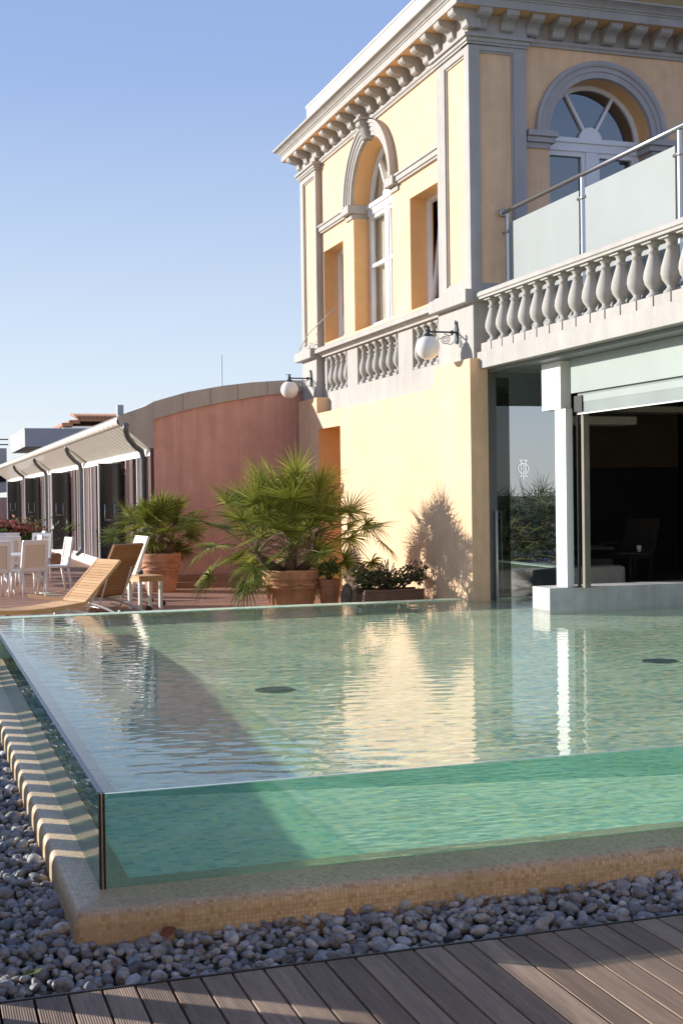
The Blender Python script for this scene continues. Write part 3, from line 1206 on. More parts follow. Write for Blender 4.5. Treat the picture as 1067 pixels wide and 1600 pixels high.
# ------------------------------------------------------------------ wall lamps
def wall_lamp(y, zc, label):
    """bracket on the pedestal; globe hangs .45 m in front of it"""
    t = thing('wall_lamp', label, 'lamp', (XP, y, zc + .22), 'globe lamps on the tower wall')
    gx = XP - .452
    zr = zc + .225
    g = MB()
    g.prism([(-.035, -.16), (.035, -.16), (.05, -.10), (.028, -.03), (.055, .04), (.03, .09), (.02, .15), (-.02, .15), (-.03, .09), (-.055, .04), (-.028, -.03), (-.05, -.10)],
            lambda p, q, s: (XP - s, y + p, zr + q), .0, .025)
    g.tube([(XP - .012, y, zr + .10), (XP - .03, y, zr + .135), (XP - .02, y, zr + .17)], .012, 6)
    g.tube([(XP - .01, y, zr), (gx - .02, y, zr)], .013, 8)
    g.lathe([(.0, -.03), (.022, -.025), (.03, 0), (.022, .025), (0, .03)], (XP - .08, y, zr), 10)
    g.build('bracket', M['iron'], t)
    g = MB()
    g.lathe([(.075, -.075), (.085, -.05), (.05, -.028), (.022, -.01), (.022, .015), (.04, .02), (.018, .045), (.028, .065), (.012, .085)], (gx, y, zr - .005), 14)
    g.tube([(gx - .075, y, zr + .065), (gx + .04, y, zr + .065)], .006, 6)
    g.build('globe_cap', M['iron'], t)
    g = MB()
    pts = []
    for k in range(44):
        a = k / 43 * 2 * PI * 2.1
        r_ = .012 + .062 * k / 43
        pts.append((XP - .19 + r_ * math.cos(a + 1.0), y, zr - .105 + r_ * math.sin(a + 1.0)))
    pts += [(XP - .12, y, zr - .05), (XP - .06, y, zr - .03)]
    g.tube(pts, .008, 6)
    pts = [(XP - .19 + .03 * math.cos(a), y, zr - .105 + .03 * math.sin(a)) for a in np.linspace(0, 6, 12)]
    g.tube([(XP - .30, y, zr - .10), (XP - .24, y, zr - .09), (XP - .19, y, zr - .06)], .007, 6)
    g.tube([(XP - .19, y, zr - .03), (XP - .19, y, zr)], .008, 6)
    g.tube([(XP - .05, y, zr - .13), (XP - .09, y, zr - .17), (XP - .15, y, zr - .17)], .007, 6)
    g.build('scroll', M['greyiron'], t)
    g = MB().sphere((gx, y, zc), .172, 28, 18)
    g.build('globe', M['globe'], t)


wall_lamp(17.314, 3.573, 'large white globe lamp on an iron scroll bracket nearest the terrace balustrade')
wall_lamp(24.509, 3.551, 'white globe lamp on the far corner of the tower in front of the red wall')

# ------------------------------------------------------------------ poolside wing
wing = thing('poolside_wing', 'low poolside wing with glass door, white pillar and raised frosted sash windows', 'building', (10, 14, 0))
g = MB()
g.box(7.48, 13.4, 10.6, 16.725, 3.215, 3.45)
g.box(7.62, 13.4, 16.73, 17.05, 3.20, 3.449)
g.build('slab', M['stone'], wing, .006)
g = MB()
g.box(7.62, 13.3, 10.7, 16.7, 3.17, 3.213)
g.build('ceiling', M['greymetal'], wing)
g = MB().box(7.87, 7.97, 14.89, 15.18, .2805, 2.553)
g.build('pillar', M['white'], wing, .004)
g = MB().box(7.85, 8.0, 14.98, 15.50, 2.555, 3.168)
g.build('pillar_head', M['white'], wing, .004)
g = MB()
g.box(7.985, 8.02, 14.80, 14.83, .281, 2.62)
g.build('sash_guide', M['black'], wing)
g = MB()
g.box(8.02, 8.10, 14.70, 14.76, .281, 2.60)
g.build('sash_frame', mat('shaded_beige_frame', (.20, .18, .13), .6, .1, 5), wing)  # shade on the beige frame is put into this darker olive colour
g = MB().lathe([(.03, 0), (.045, .01), (.03, .03)], (8.0, 14.81, 2.60), 10)
g.build('guide_cap', M['black'], wing)
# sash panels pulled up under the slab
g = MB().box(7.92, 7.935, 9.0, 14.83, 2.737, 3.168)
o = g.build('sash_panel', M['sash'], wing)
g = MB().box(7.965, 7.98, 9.0, 14.74, 2.479, 2.80)
o = g.build('sash_panel', M['sashthin'], wing)
g = MB().box(7.958, 7.986, 9.0, 14.74, 2.465, 2.4785)
g.build('bottom_rail', M['white'], o)
g = MB().box(7.962, 7.9645, 9.0, 14.60, 2.62, 2.70)
g.build('light_band', M['sash'], o)
g = MB().box(7.945, 7.955, 14.60, 14.80, 2.50, 2.70)
g.build('roller_bracket', M['black'], o)
# door wall
DY = 16.90
g = MB()
g.box(7.607, 7.80, DY - .03, DY + .06, -.3, 3.198)
g.box(7.80, 7.845, DY + .0, DY + .06, -.3, 3.198)
g.box(7.845, 9.0, DY - .02, DY + .05, 3.12, 3.197)
g.box(8.90, 8.96, DY - .02, DY + .06, -.3, 3.12)
g.build('door_frame', M['greymetal'], wing)
g = MB().box(7.846, 8.045, DY + .005, DY + .017, -.3, 3.119)
g.build('side_pane', M['sidepane'], wing)
g = MB().box(8.047, 8.899, DY + .005, DY + .017, -.3, 3.119)
door = g.build('door', M['doorpane'], wing)
for x in (7.79, 7.945):
    g = MB()
    g.tube([(x, DY - .085 if x < 7.9 else DY + .09, -.2), (x, DY - .085 if x < 7.9 else DY + .09, 1.245)], .0195, 10)
    g.build('handle', M['brightsteel'], door)
g = MB()
g.tube([(7.79, DY - .085, 1.14), (7.945, DY + .09, 1.14)], .008, 6)
g.build('handle_bolt', M['steel'], door)
# etched monogram: H over an O with a stem
g = MB()
mx, mz, my = 8.254, 1.835, DY - .001
fnm = lambda p, q, t: (mx + p, my - t, mz + q)


def ring(mb, cx, cz, rx, rz, wd, a0=0, a1=2 * PI, n_=28):
    v = []
    for k in range(n_ + 1):
        a = a0 + (a1 - a0) * k / n_
        for s in (0, 1):
            q = wd * (s - .5)
            v.append(fnm(cx + (rx + q) * math.cos(a), cz + (rz + q) * math.sin(a), .002))
    mb.add(v, [(2 * k, 2 * k + 1, 2 * k + 3, 2 * k + 2) for k in range(n_)])


ring(g, 0, 0, .082, .072, .016)
ring(g, -.012, 0, .045, .05, .012, -PI / 2, PI / 2)
for s in (-1, 1):
    x = s * .036
    g.add([fnm(x - .009, -.11, .0025), fnm(x + .009, -.11, .0025), fnm(x + .009, .115, .0025), fnm(x - .009, .115, .0025)], [(0, 1, 2, 3)])
    for z in (-.11, .115):
        g.add([fnm(x - .03, z - .008, .003), fnm(x + .03, z - .008, .003), fnm(x + .03, z + .008, .003), fnm(x - .03, z + .008, .003)], [(0, 1, 2, 3)])
g.add([fnm(-.036, -.007, .0028), fnm(.036, -.007, .0028), fnm(.036, .007, .0028), fnm(-.036, .007, .0028)], [(0, 1, 2, 3)])
g.add([fnm(-.008, -.15, .0028), fnm(.008, -.15, .0028), fnm(.008, .07, .0028), fnm(-.008, .07, .0028)], [(0, 1, 2, 3)])
g.add([fnm(-.022, -.152, .0032), fnm(.022, -.152, .0032), fnm(.022, -.14, .0032), fnm(-.022, -.14, .0032)], [(0, 1, 2, 3)])
g.build('monogram', M['whitefilm'], door)
# room behind
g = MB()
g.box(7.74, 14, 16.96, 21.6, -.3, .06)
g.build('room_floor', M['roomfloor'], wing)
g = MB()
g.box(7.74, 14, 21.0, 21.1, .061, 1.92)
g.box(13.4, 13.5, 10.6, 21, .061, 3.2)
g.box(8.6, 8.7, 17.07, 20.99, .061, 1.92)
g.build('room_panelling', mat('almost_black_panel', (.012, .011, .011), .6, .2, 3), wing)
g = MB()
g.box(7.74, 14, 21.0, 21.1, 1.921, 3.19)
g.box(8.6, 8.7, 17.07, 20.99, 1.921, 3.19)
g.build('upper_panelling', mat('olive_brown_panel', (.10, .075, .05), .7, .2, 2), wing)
g = MB().box(7.74, 14, 17.06, 21.2, 3.195, 3.25)
g.build('room_ceiling', M['darkwood'], wing)
for (x0, x1, z0, z1, y0, y1) in ((8.95, 10.45, 2.50, 2.62, 17.5, 18.0), (10.2, 12.4, 2.74, 2.83, 18.2, 18.7)):
    g = MB().box(x0, x1, y0, y1, z0, z1)
    g.build('ceiling_beam', M['beige'], wing)

# balustrade over the wing
balu = thing('balustrade', 'pale stone balustrade of turned balusters along the terrace above the pool', 'balustrade', (7.6, 14, 3.452))
g = MB()
prof = [(-.13, 4.172), (-.13, 4.20), (-.15, 4.21), (-.15, 4.25), (-.13, 4.275), (-.08, 4.287), (.08, 4.287), (.13, 4.275), (.15, 4.25), (.15, 4.21), (.13, 4.20), (.13, 4.172)]
g.prism(prof, lambda p, q, t: (7.605 + p, t, q), 10.6, 16.76)
g.build('top_rail', M['stone'], balu)
for k in range(18):
    y = 16.44 - .341 * k
    q = baluster(7.605, y, 3.562, .612, 1.17)
    q.box(7.605 - .115, 7.605 + .115, y - .155, y + .155, 3.4515, 3.56)
    q.box(7.605 - .095, 7.605 + .095, y - .095, y + .095, 4.145, 4.171)
    q.build('baluster', M['stone'], balu)

# glass railing
rail = thing('glass_railing', 'frosted glass railing with steel handrail behind the stone balustrade', 'railing', (8.0, 14, 3.452))
for k, y in enumerate((16.80, 14.62, 12.44, 10.9)):
    g = MB()
    g.box(7.98, 8.016, y - .016, y + .016, 3.452, 5.42)
    g.build('post', M['steel'], rail)
    for z in (5.16, 3.75):
        g = MB().tube([(7.985, y - .09, z), (7.985, y + .09, z)], .022, 8)
        g.build('clamp', M['steel'], rail)
for (a, b) in ((14.70, 16.72), (12.52, 14.54), (10.95, 12.36)):
    g = MB().box(7.99, 8.004, a, b, 3.55, 5.27)
    g.build('glass_pane', M['frost'], rail)
g = MB()
g.tube([(8.0, 10.6, 5.455), (8.0, 16.90, 5.455)], .029, 12)
g.lathe([(.06, 0), (.06, .02), (.04, .03)], (0, 0, 0), 14, M=Matrix.Translation((8.0, 16.935, 5.455)) @ Matrix.Rotation(PI / 2, 4, 'X'))
g.build('handrail', M['steel'], rail)

# things in the dim room
def armchair(x, y, rz, label):
    t = thing('lounge_chair', label, 'chair', (x, y, .061), 'dark chairs in the dim room')
    T = Matrix.Translation((x, y, .061)) @ Matrix.Rotation(rz, 4, 'Z')
    g = MB().box(-.3, .3, -.3, .3, .33, .42, T)
    g.build('seat', M['darkfabric'], t, .02)
    g = MB()
    g.box(-.3, .3, -.04, .04, 0, .62, T @ Matrix.Translation((0, .30, .40)) @ Matrix.Rotation(R(-22), 4, 'X'))
    g.build('backrest', M['darkfabric'], t, .02)
    for sx in (-1, 1):
        for sy in (-1, 1):
            g = MB().box(sx * .27 - .02, sx * .27 + .02, sy * .26 - .02, sy * .26 + .02, 0, .33, T)
            g.build('leg', M['darkfabric'], t)
        g = MB().box(sx * .32 - .025, sx * .32 + .025, -.3, .3, .56, .60, T)
        g.build('armrest', M['darkfabric'], t)


armchair(9.75, 17.75, R(75), 'dark lounge chair with a reclined back just behind the low wall')
armchair(11.1, 18.9, R(-60), 'dark lounge chair deeper in the dim room beyond the small table')
t = thing('cafe_table', 'small dark round table with a pale cup in the dim room', 'table', (10.55, 17.9, .061))
g = MB().lathe([(.32, .46), (.33, .47), (.33, .485), (.32, .49)], (10.55, 17.9, .061), 20)
g.build('tabletop', M['darkfabric'], t)
g = MB().lathe([(.2, 0), (.2, .02), (.025, .03), (.025, .46)], (10.55, 17.9, .061), 12)
g.build('pedestal', M['darkfabric'], t)
g = MB().lathe([(.03, 0), (.04, .1), (.036, .1), (.028, .01)], (10.62, 17.75, .552), 12)
tag(g.build('cup', M['globe']), 'pale cup standing on the small round table in the dim room', 'cup')
g = MB().box(8.95, 9.95, 16.98, 17.45, .061, .40)
tag(g.build('bench_block', M['beige'], None, .06), 'low beige upholstered bench just inside the dim room beside the glass door', 'bench')

# ------------------------------------------------------------------ red pavilion with the curved roof
PY, PX = 25.16, 4.37
pav = thing('pavilion', 'long low red pavilion with curved grey roof and a row of dark glass doors', 'building', (6, 40, ZT))
prof_top = [(3.733, 3.037), (3.80, 3.075), (3.95, 3.13), (4.253, 3.237), (4.44, 3.338), (5.1, 3.53), (5.835, 3.664), (6.4, 3.735), (7.009, 3.781), (7.6, 3.79), (9, 3.76), (11, 3.55)]
under_g = [(7.6, 3.60), (7.35, 3.568), (6.6, 3.48), (5.83, 3.35), (5.1, 3.19), (4.435, 3.0)]
g = MB()
wall_poly = [(4.435, ZT), (8.5, ZT), (8.5, 3.60)] + under_g
g.prism(wall_poly, lambda p, q, t: (p, t, q), PY, PY + .3)
g.build('gable_wall', M['red'], pav)
g = MB()
g.prism([(4.37, 2.445), (4.435, 2.445), (4.435, ZT), (4.37, ZT)], lambda p, q, t: (p, t, q), PY - .0, PY + .3)
g.build('corner_post', M['darkred'], pav)
# grey gable fascia
g = MB()
fas = prof_top[:10] + [(8.5, 3.78), (8.5, 3.60)] + under_g + [(4.435, 2.445), (4.36, 2.445), (3.78, 2.891)]
g.prism(fas, lambda p, q, t: (p, t, q), PY - .05, PY - .004)
g.build('gable_fascia', M['rooflead'], pav)
g = MB()
for x in (5.0, 5.55, 6.1, 6.7):
    g.prism([(x, 2.9), (x + .012, 2.9), (x + .012, 4), (x, 4)], lambda p, q, t: (p, t, min(q, np.interp(p, [a for a, b in prof_top], [b for a, b in prof_top])) if q > 3 else np.interp(p, [a for a, b in reversed(under_g)], [b for a, b in reversed(under_g)])), PY - .054, PY - .05)
g.build('fascia_joint', M['greymetal'], pav)
# roof sheet
g = MB()
YB = 66.0
v = []
for (x, z) in prof_top:
    v += [(x, PY - .05, z + .004), (x, YB, z + .004)]
g.add(v, [(2 * i, 2 * i + 1, 2 * i + 3, 2 * i + 2) for i in range(len(prof_top) - 1)])
g.build('roof', M['eave'], pav)
# gutter nose made of short sheets, ribbed soffit
g = MB()
nose = [(3.86, 3.10), (3.79, 3.075), (3.735, 3.02), (3.715, 2.965), (3.73, 2.91), (3.78, 2.875), (3.84, 2.868)]
y = PY - .06
while y < YB:
    v = []
    for (x, z) in nose:
        v += [(x, y, z), (x, y + .60, z)]
    g.add(v, [(2 * i, 2 * i + 1, 2 * i + 3, 2 * i + 2) for i in range(len(nose) - 1)], True)
    v = []
    for (x, z) in nose:
        v += [(x + .012, y + .60, z), (x + .012, y + .64, z)]
    g.add(v, [(2 * i, 2 * i + 1, 2 * i + 3, 2 * i + 2) for i in range(len(nose) - 1)], True)
    y += .64
g.build('eave_nose', M['eave'], pav)
g = MB()
y = PY + .0
while y < YB:
    a, b = (3.80, 2.872), (4.40, 2.43)
    v = [(a[0], y, a[1]), (b[0], y, b[1]), (b[0], y + .40, b[1]), (a[0], y + .40, a[1]),
         (a[0], y + .40, a[1] + .03), (b[0], y + .40, b[1] + .03), (b[0], y + .46, b[1] + .03), (a[0], y + .46, a[1] + .03)]
    g.add(v, [(0, 1, 2, 3), (3, 2, 5, 4), (4, 5, 6, 7)])
    y += .46
g.build('soffit', M['eave'], pav)
g = MB()
g.box(PX - .01, PX + .1, PY + .01, 63.6, 2.30, 2.43)
g.build('head_beam', M['white'], pav)
g = MB()
g.box(PX + .55, PX + .65, PY + .31, 64, ZT, 2.9)
g.build('back_glazing', M['darkglass'], pav)
g = MB()
g.box(PX - .02, PX + .3, PY + .35, 63.6, ZT, 0.0)
g.build('plinth', M['cream'], pav)
g = MB().box(PX, PX + .25, 63.4, 63.65, 0, 2.3)
g.build('end_post', M['white'], pav)
dps = [25.583, 35.601, 45.21, 54.436]
for y in dps:
    g = MB()
    g.tube([(3.86, y - .75, 2.90), (3.85, y - .70, 2.78), (3.93, y - .45, 2.66), (4.12, y - .1, 2.50), (4.27, y, 2.40), (4.30, y, 2.25), (4.30, y, .2), (4.27, y, .06), (4.14, y - .05, -.02)], .055, 10)
    g.build('downpipe', M['pipe'], pav)
bays = [(25.3, 35.6), (35.6, 45.2), (45.2, 54.4), (54.4, 63.4)]
for bi, (a, b) in enumerate(bays):
    L = b - a
    # dark wine posts and pale frames between the door leaves
    for fr_, wd, mt in ((.035, .08, 'pinkframe'), (.075, .40, 'darkred'), (.13, .05, 'white'), (.20, .45, 'darkred'), (.27, .07, 'pinkframe'), (.42, .55, 'darkred'), (.50, .06, 'white'), (.56, .4, 'darkred'), (.64, .06, 'white'), (.70, .06, 'pinkframe'), (.76, .5, 'darkred'), (.83, .06, 'white'), (.88, .07, 'pinkframe'), (.92, .40, 'darkred'), (.975, .09, 'white')):
        y = a + fr_ * L
        g = MB().box(PX - (.03 if mt != 'darkred' else .0), PX + .12, y, y + wd, .001, 2.29)
        g.build('door_post', M[mt], pav)
    g = MB()
    for fr_ in (.16, .36, .60, .78):
        y = a + fr_ * L
        g.box(PX + .15, PX + .20, y, y + .07, .001, 2.2)
    g.box(PX + .15, PX + .2, a + .1, b - .1, 2.0, 2.1)
    g.build('glazing_bar', M['pinkframe'], pav)
    g = MB().box(PX - .12, PX + .10, a + .40 * L, a + .40 * L + .55, 1.93, 2.295)
    g.build('wall_unit', M['greybuild'], pav, .01)
    # one leaf stands open
    y = a + .30 * L
    g = MB()
    g.box(PX - .55, PX - .02, y, y + .05, .02, 2.24)
    lf = g.build('door', M['darkglass'], pav)
    g = MB()
    g.tube([(PX - .45, y - .012, 1.0), (PX - .45, y - .06, 1.0), (PX - .45, y - .06, 1.35), (PX - .45, y - .012, 1.35)], .015, 6)
    g.tube([(PX - .25, y - .012, 1.0), (PX - .25, y - .06, 1.0), (PX - .25, y - .06, 1.35), (PX - .25, y - .012, 1.35)], .015, 6)
    g.tube([(PX - .45, y - .06, 1.02), (PX - .25, y - .06, 1.02)], .012, 6)
    g.build('handle', M['steel'], lf)
    g = MB()
    g.box(PX - .58, PX - .551, y - .005, y + .055, .02, 2.25)
    g.build('leaf_edge', M['white'], lf)
# bright pane at the near end
g = MB().box(PX + .16, PX + .18, 26.0, 26.9, .9, 2.1)
g.build('pale_pane', mat('sky_lit_pane', (.55, .60, .64), .3, .05, 3), pav)
# two low steps in front of the gable
for (y0, y1, z) in ((24.55, 25.1, -.13), (24.83, 25.1, -.02)):
    g = MB().box(4.6, 7.2, y0, y1, ZT if z < -.1 else -.129, z)
    g.build('step', M['paving'], pav)
# mast on the roof
g = MB().tube([(10.37, 45, 3.0), (10.37, 45, 6.45)], [.035, .02], 8)
tag(g.build('antenna_mast', M['white'], None), 'thin white mast sticking up above the curved roof', 'mast')

# ------------------------------------------------------------------ buildings beyond
def far_block(name, label, parts, loc):
    t = thing(name, label, 'building', loc)
    for nm, bx, mt in parts:
        g = MB().box(*bx)
        g.build(nm, M[mt], t)
    return t


far_block('concrete_house', 'flat roofed pale concrete house with a deep overhanging roof behind the pavilion', [
    ('roof', (6.0, 14, 75, 86, 4.42, 5.40), 'greybuild'),
    ('roof_edge', (5.97, 14, 74.97, 86, 5.401, 5.46), 'white'),
    ('wall', (7.2, 14, 77, 86, -.9, 4.419), 'greybuild'),
    ('window', (7.17, 7.21, 78.5, 81, 2.2, 3.7), 'darkglass')], (9, 80, -.9))
t = far_block('grey_house', 'grey house with dark roof rails at the far left edge', [
    ('wall', (-2, 5.2, 78, 90, 1.9, 4.45), 'greybuild'),
    ('lower_wall', (-2, 5.6, 77, 78, -.9, 1.6), 'red'),
    ('window', (-1.9, 5.1, 77.9, 78, 2.5, 3.0), 'darkglass'),
    ('cornice', (-2, 5.3, 77.8, 78, 3.15, 3.3), 'white')], (2, 84, -.9))
for z in (4.62, 4.92):
    g = MB().box(-2, 5.3, 78, 78.06, z, z + .07)
    g.build('roof_rail', M['iron'], t)
t = far_block('tiled_house', 'old house with brown clay tile roof and a small chimney behind the pavilion', [
    ('wall', (9.5, 16, 88, 96, -.9, 6.2), 'cream')], (12, 92, -.9))
g = MB()
for i, (x, z) in enumerate(((9.4, 6.25), (9.9, 6.45), (10.5, 6.62))):
    g.box(x, x + .7 + (5 if i == 2 else 0), 87.5 + i * .3, 95, z, z + .22)
for k in range(20):
    g.tube([(10.5 + k * .28, 88.0, 6.86), (10.5 + k * .28, 92, 7.3)], .1, 6)
g.build('roof', M['tile'], t)
g = MB().box(13.2, 13.6, 88.5, 89.1, 6.7, 7.75)
g.build('chimney', M['greybuild'], t)

# ------------------------------------------------------------------ palms and planters
def fan_frond(V, F, base, d0, length, fan, nseg, droop, rr, leaflet=None):
    """petiole from base along d0, then a fan of narrow leaflets; returns petiole points"""
    d = Vector(d0).normalized()
    p = Vector(base)
    pts = [p.copy()]
    for k in range(6):
        d = (d + Vector((0, 0, -droop * .10 * (k + 1) / 3))).normalized()
        p = p + d * length / 6
        pts.append(p.copy())
    side = d.cross(Vector((0, 0, 1)))
    if side.length < .05:
        side = Vector((1, 0, 0))
    side.normalize()
    up = side.cross(d).normalized()
    # tilt the blade a little about the petiole
    q = Matrix.Rotation(rr.uniform(-.7, .7), 3, d)
    side, up = q @ side, q @ up
    for k in range(nseg):
        a = R(-118 + 236 * k / (nseg - 1)) + rr.uniform(-.05, .05)
        ll = fan * (.72 + .28 * math.cos(a * .75)) * rr.uniform(.85, 1.08)
        ld = (d * math.cos(a) + side * math.sin(a) + up * .16).normalized()
        wn = ld.cross(up).normalized()
        w0 = .010 + .009 * fan
        q0 = p.copy()
        dd = ld.copy()
        rows = []
        for s in range(5):
            f_ = s / 4
            wd = w0 * (.55 + .9 * f_ if f_ < .4 else 1.0 * (1 - f_) / .6 + .06)
            rows.append((q0 - wn * wd, q0 + up * wd * .45, q0 + wn * wd))
            sag = droop * (.05 + .34 * f_ * f_) * (.6 + .8 * rr.random())
            dd = (dd + Vector((0, 0, -sag))).normalized()
            q0 = q0 + dd * ll / 4
        b = len(V)
        for r_ in rows:
            V.extend(r_)
        for s in range(4):
            for j in (0, 1):
                F.append((b + s * 3 + j, b + s * 3 + j + 1, b + s * 3 + 3 + j + 1, b + s * 3 + 3 + j))
    return pts


def pot(c, r_, h, parent, garland=True):
    prof = [(.66 * r_, 0), (.70 * r_, .03 * h), (.74 * r_, .10 * h), (.80 * r_, .3 * h), (.87 * r_, .56 * h), (.885 * r_, .565 * h), (.90 * r_, .585 * h), (.885 * r_, .605 * h), (.905 * r_, .70 * h), (.915 * r_, .76 * h), (.955 * r_, .775 * h), (.985 * r_, .80 * h), (.96 * r_, .83 * h), (.975 * r_, .88 * h), (1.0 * r_, .93 * h), (1.0 * r_, .98 * h), (.97 * r_, h), (.88 * r_, h), (.84 * r_, .93 * h)]
    o = MB().lathe(prof, c, 40).build('pot', M['terracotta'], parent)
    MB().lathe([(.01, .92 * h), (.845 * r_, .93 * h)], c, 24).build('soil', M['soil'], o)
    if garland:
        g = MB()
        pts = [(c[0] + r_ * .915 * math.cos(a), c[1] + r_ * .915 * math.sin(a), c[2] + h * (.70 - .055 * abs(math.cos(a * 3)))) for a in np.linspace(0, 2 * PI, 73)]
        g.tube(pts, .016 * r_ / .42, 6)
        for q in range(6):
            for k in range(9):
                a = q * PI / 3 + (k - 4) * .105
                z = c[2] + h * (.70 - .055 * abs(math.cos(a * 3)))
                rr_ = r_ * (.895 + .02)
                g.sphere((c[0] + rr_ * math.cos(a), c[1] + rr_ * math.sin(a), z), .022 * (1.3 - abs(k - 4) * .1) * r_ / .42, 7, 5)
        g.build('garland', M['terracotta'], o)
    return o


def fan_palm(loc, pr, ph, label, stems, nf, reach, fan, seed, extra=(), group='fan palms in terracotta pots', low=84):
    t = thing('potted_palm', label, 'palm', loc, group)
    pot(loc, pr, ph, t)
    rr = random.Random(seed)
    V, F = [], []
    DV, DF = [], []
    ps, tr = MB(), MB()
    z0 = loc[2] + ph * .9
    for (sx, sy, sh, lean) in stems:
        b0 = Vector((loc[0] + sx * .4, loc[1] + sy * .4, z0))
        top = Vector((loc[0] + sx + lean * sx, loc[1] + sy, z0 + sh))
        tr.tube([b0, (b0 + top) / 2 + Vector((sx * .1, sy * .1, 0)), top], [.07, .075, .05], 9)
        for k in range(nf):
            az = 2 * PI * (k * .381966) + rr.uniform(-.25, .25)
            f_ = (k + .5) / nf
            el = R(84) - R(low) * f_ ** 1.2 + rr.uniform(-.16, .16)
            L = reach * (.62 + .45 * math.sin(PI * min(1, f_ * 1.05))) * rr.uniform(.8, 1.15)
            d = Vector((math.cos(az) * math.cos(el), math.sin(az) * math.cos(el), math.sin(el)))
            if el < .22 and math.sin(az) < .1:
                continue
            dry = f_ > .78 and rr.random() < .4
            pts = fan_frond(DV if dry else V, DF if dry else F, top + d * .03, d, L, fan * rr.uniform(.8, 1.15), rr.randint(20, 28), .40 + .8 * f_, rr)
            ps.tube(pts, [.010, .009, .008, .007, .007, .006, .006], 5, cap=False)
    for (dx, dy, dz, L, fan_, droop) in extra:
        top = Vector((loc[0] + stems[0][0], loc[1] + stems[0][1], z0 + stems[0][2] * .8))
        pts = fan_frond(V, F, top, (dx, dy, dz), L, fan_, 20, droop, rr)
        ps.tube(pts, [.010, .009, .008, .007, .007, .006, .006], 5, cap=False)
    tr.build('trunk', M['fibre'], t)
    ps.build('stalks', M['stem'], t)
    MB().add(V, F).build('crown', M['leaf'], t)
    if DV:
        MB().add(DV, DF).build('dry_leaves', M['drybrown'], t)
    return t


fan_palm((5.40, 19.0, ZT), .445, .63, 'large bushy fan palm in a big garlanded terracotta pot by the sunlit tower', [(.02, .0, .46, .2), (-.24, .05, .30, 1.2), (.20, -.04, .28, 1.0), (-.06, -.16, .22, .3), (.08, .18, .72, .2)], 19, .88, .54, 3, low=106,
         extra=((.80, -.25, .75, 1.55, .5, 2.4), (.92, -.2, .45, 1.35, .5, 2.2), (.95, -.3, .25, 1.15, .45, 2.2), (-.9, -.1, .25, 1.45, .55, 1.9), (-.8, -.5, .2, 1.2, .5, 2.4), (.72, -.3, .9, 1.3, .5, 2.0), (-.85, .1, .5, 1.4, .55, 1.8), (-.6, -.6, .5, 1.3, .5, 2.6), (.6, .3, .6, 1.4, .5, 2.2)))
fan_palm((4.31, 23.9, ZT), .375, .72, 'smaller round fan palm in a terracotta pot before the red wall', [(.0, .0, .42, .2), (-.14, .04, .26, .8), (.12, -.04, .24, .8), (.02, .12, .46, .3)], 17, .54, .42, 9, low=100)


def leaf_cloud(n_, centre, rad, size, seed, flat=.8):
    rr = random.Random(seed)
    V, F = [], []
    cl = [(rr.gauss(0, .45), rr.gauss(0, .45), rr.uniform(-.6, .75)) for _ in range(max(6, n_ // 45))]
    for _ in range(n_):
        c = rr.choice(cl)
        p = Vector((centre[0] + rad[0] * (c[0] + rr.gauss(0, .2)), centre[1] + rad[1] * (c[1] + rr.gauss(0, .2)), centre[2] + rad[2] * (c[2] + rr.gauss(0, .2))))
        d = Vector((rr.gauss(0, 1), rr.gauss(0, 1), rr.gauss(.3, .8))).normalized()
        s = d.cross(Vector((rr.gauss(0, 1), rr.gauss(0, 1), rr.gauss(0, 1)))).normalized()
        L = size * rr.uniform(.7, 1.3)
        u = d.cross(s) * L * .12
        b = len(V)
        V += [p, p + d * L * .5 + s * L * flat * .25 + u, p + d * L, p + d * L * .5 - s * L * flat * .25 + u]
        F += [(b, b + 1, b + 2), (b, b + 2, b + 3)]
    return V, F


def stems_mb(base, top_c, n_, spread, r_=.008, seed=1):
    rr = random.Random(seed)
    g = MB()
    for _ in range(n_):
        q = Vector((top_c[0] + rr.uniform(-1, 1) * spread[0], top_c[1] + rr.uniform(-1, 1) * spread[1], top_c[2] + rr.uniform(-.3, 1) * spread[2]))
        b = Vector(base) + Vector((rr.uniform(-.2, .2) * spread[0], rr.uniform(-.2, .2) * spread[1], 0))
        g.tube([b, (b + q) / 2 + Vector((rr.uniform(-.03, .03), 0, .02)), q], r_, 5)
    return g


# small pot with a young plant
c = (5.94, 18.8, ZT)
t = thing('potted_plant', 'small terracotta pot with a leafy young plant beside the big palm pot', 'plant', c)
pot(c, .17, .48, t)
stems_mb((c[0], c[1], c[2] + .44), (c[0], c[1], c[2] + .60), 14, (.16, .14, .12), .006, 4).build('stems', M['stem'], t)
V, F = leaf_cloud(260, (c[0], c[1], c[2] + .62), (.20, .18, .16), .09, 6)
MB().add(V, F).build('foliage', M['hedgeleaf'], t)
# trough with a dark shrub against the tower
c = (6.62, 18.0, ZT)
t = thing('planter_trough', 'low dark clay trough with a straggly dark leaved shrub against the tower wall', 'planter', c)
g = MB()
g.prism([(-.15, 0), (.15, 0), (.19, .32), (.20, .33), (.20, .36), (.16, .36), (.15, .30), (-.15, .30), (-.16, .36), (-.20, .36), (-.20, .33), (-.19, .32)], lambda p, q, s: (c[0] + s, c[1] + p, c[2] + q), -.46, .46)
g.build('trough', mat('dark_clay', (.16, .095, .065), .85, .2, 8), t)
MB().box(c[0] - .45, c[0] + .45, c[1] - .145, c[1] + .145, c[2] + .301, c[2] + .325).build('soil', M['soil'], t)
stems_mb((c[0], c[1], c[2] + .3), (c[0], c[1], c[2] + .55), 40, (.55, .2, .25), .008, 8).build('stems', M['fibre'], t)
V, F = leaf_cloud(1050, (c[0] - .02, c[1], c[2] + .50), (.50, .22, .17), .08, 12)
MB().add(V, F).build('foliage', M['shrubleaf'], t)
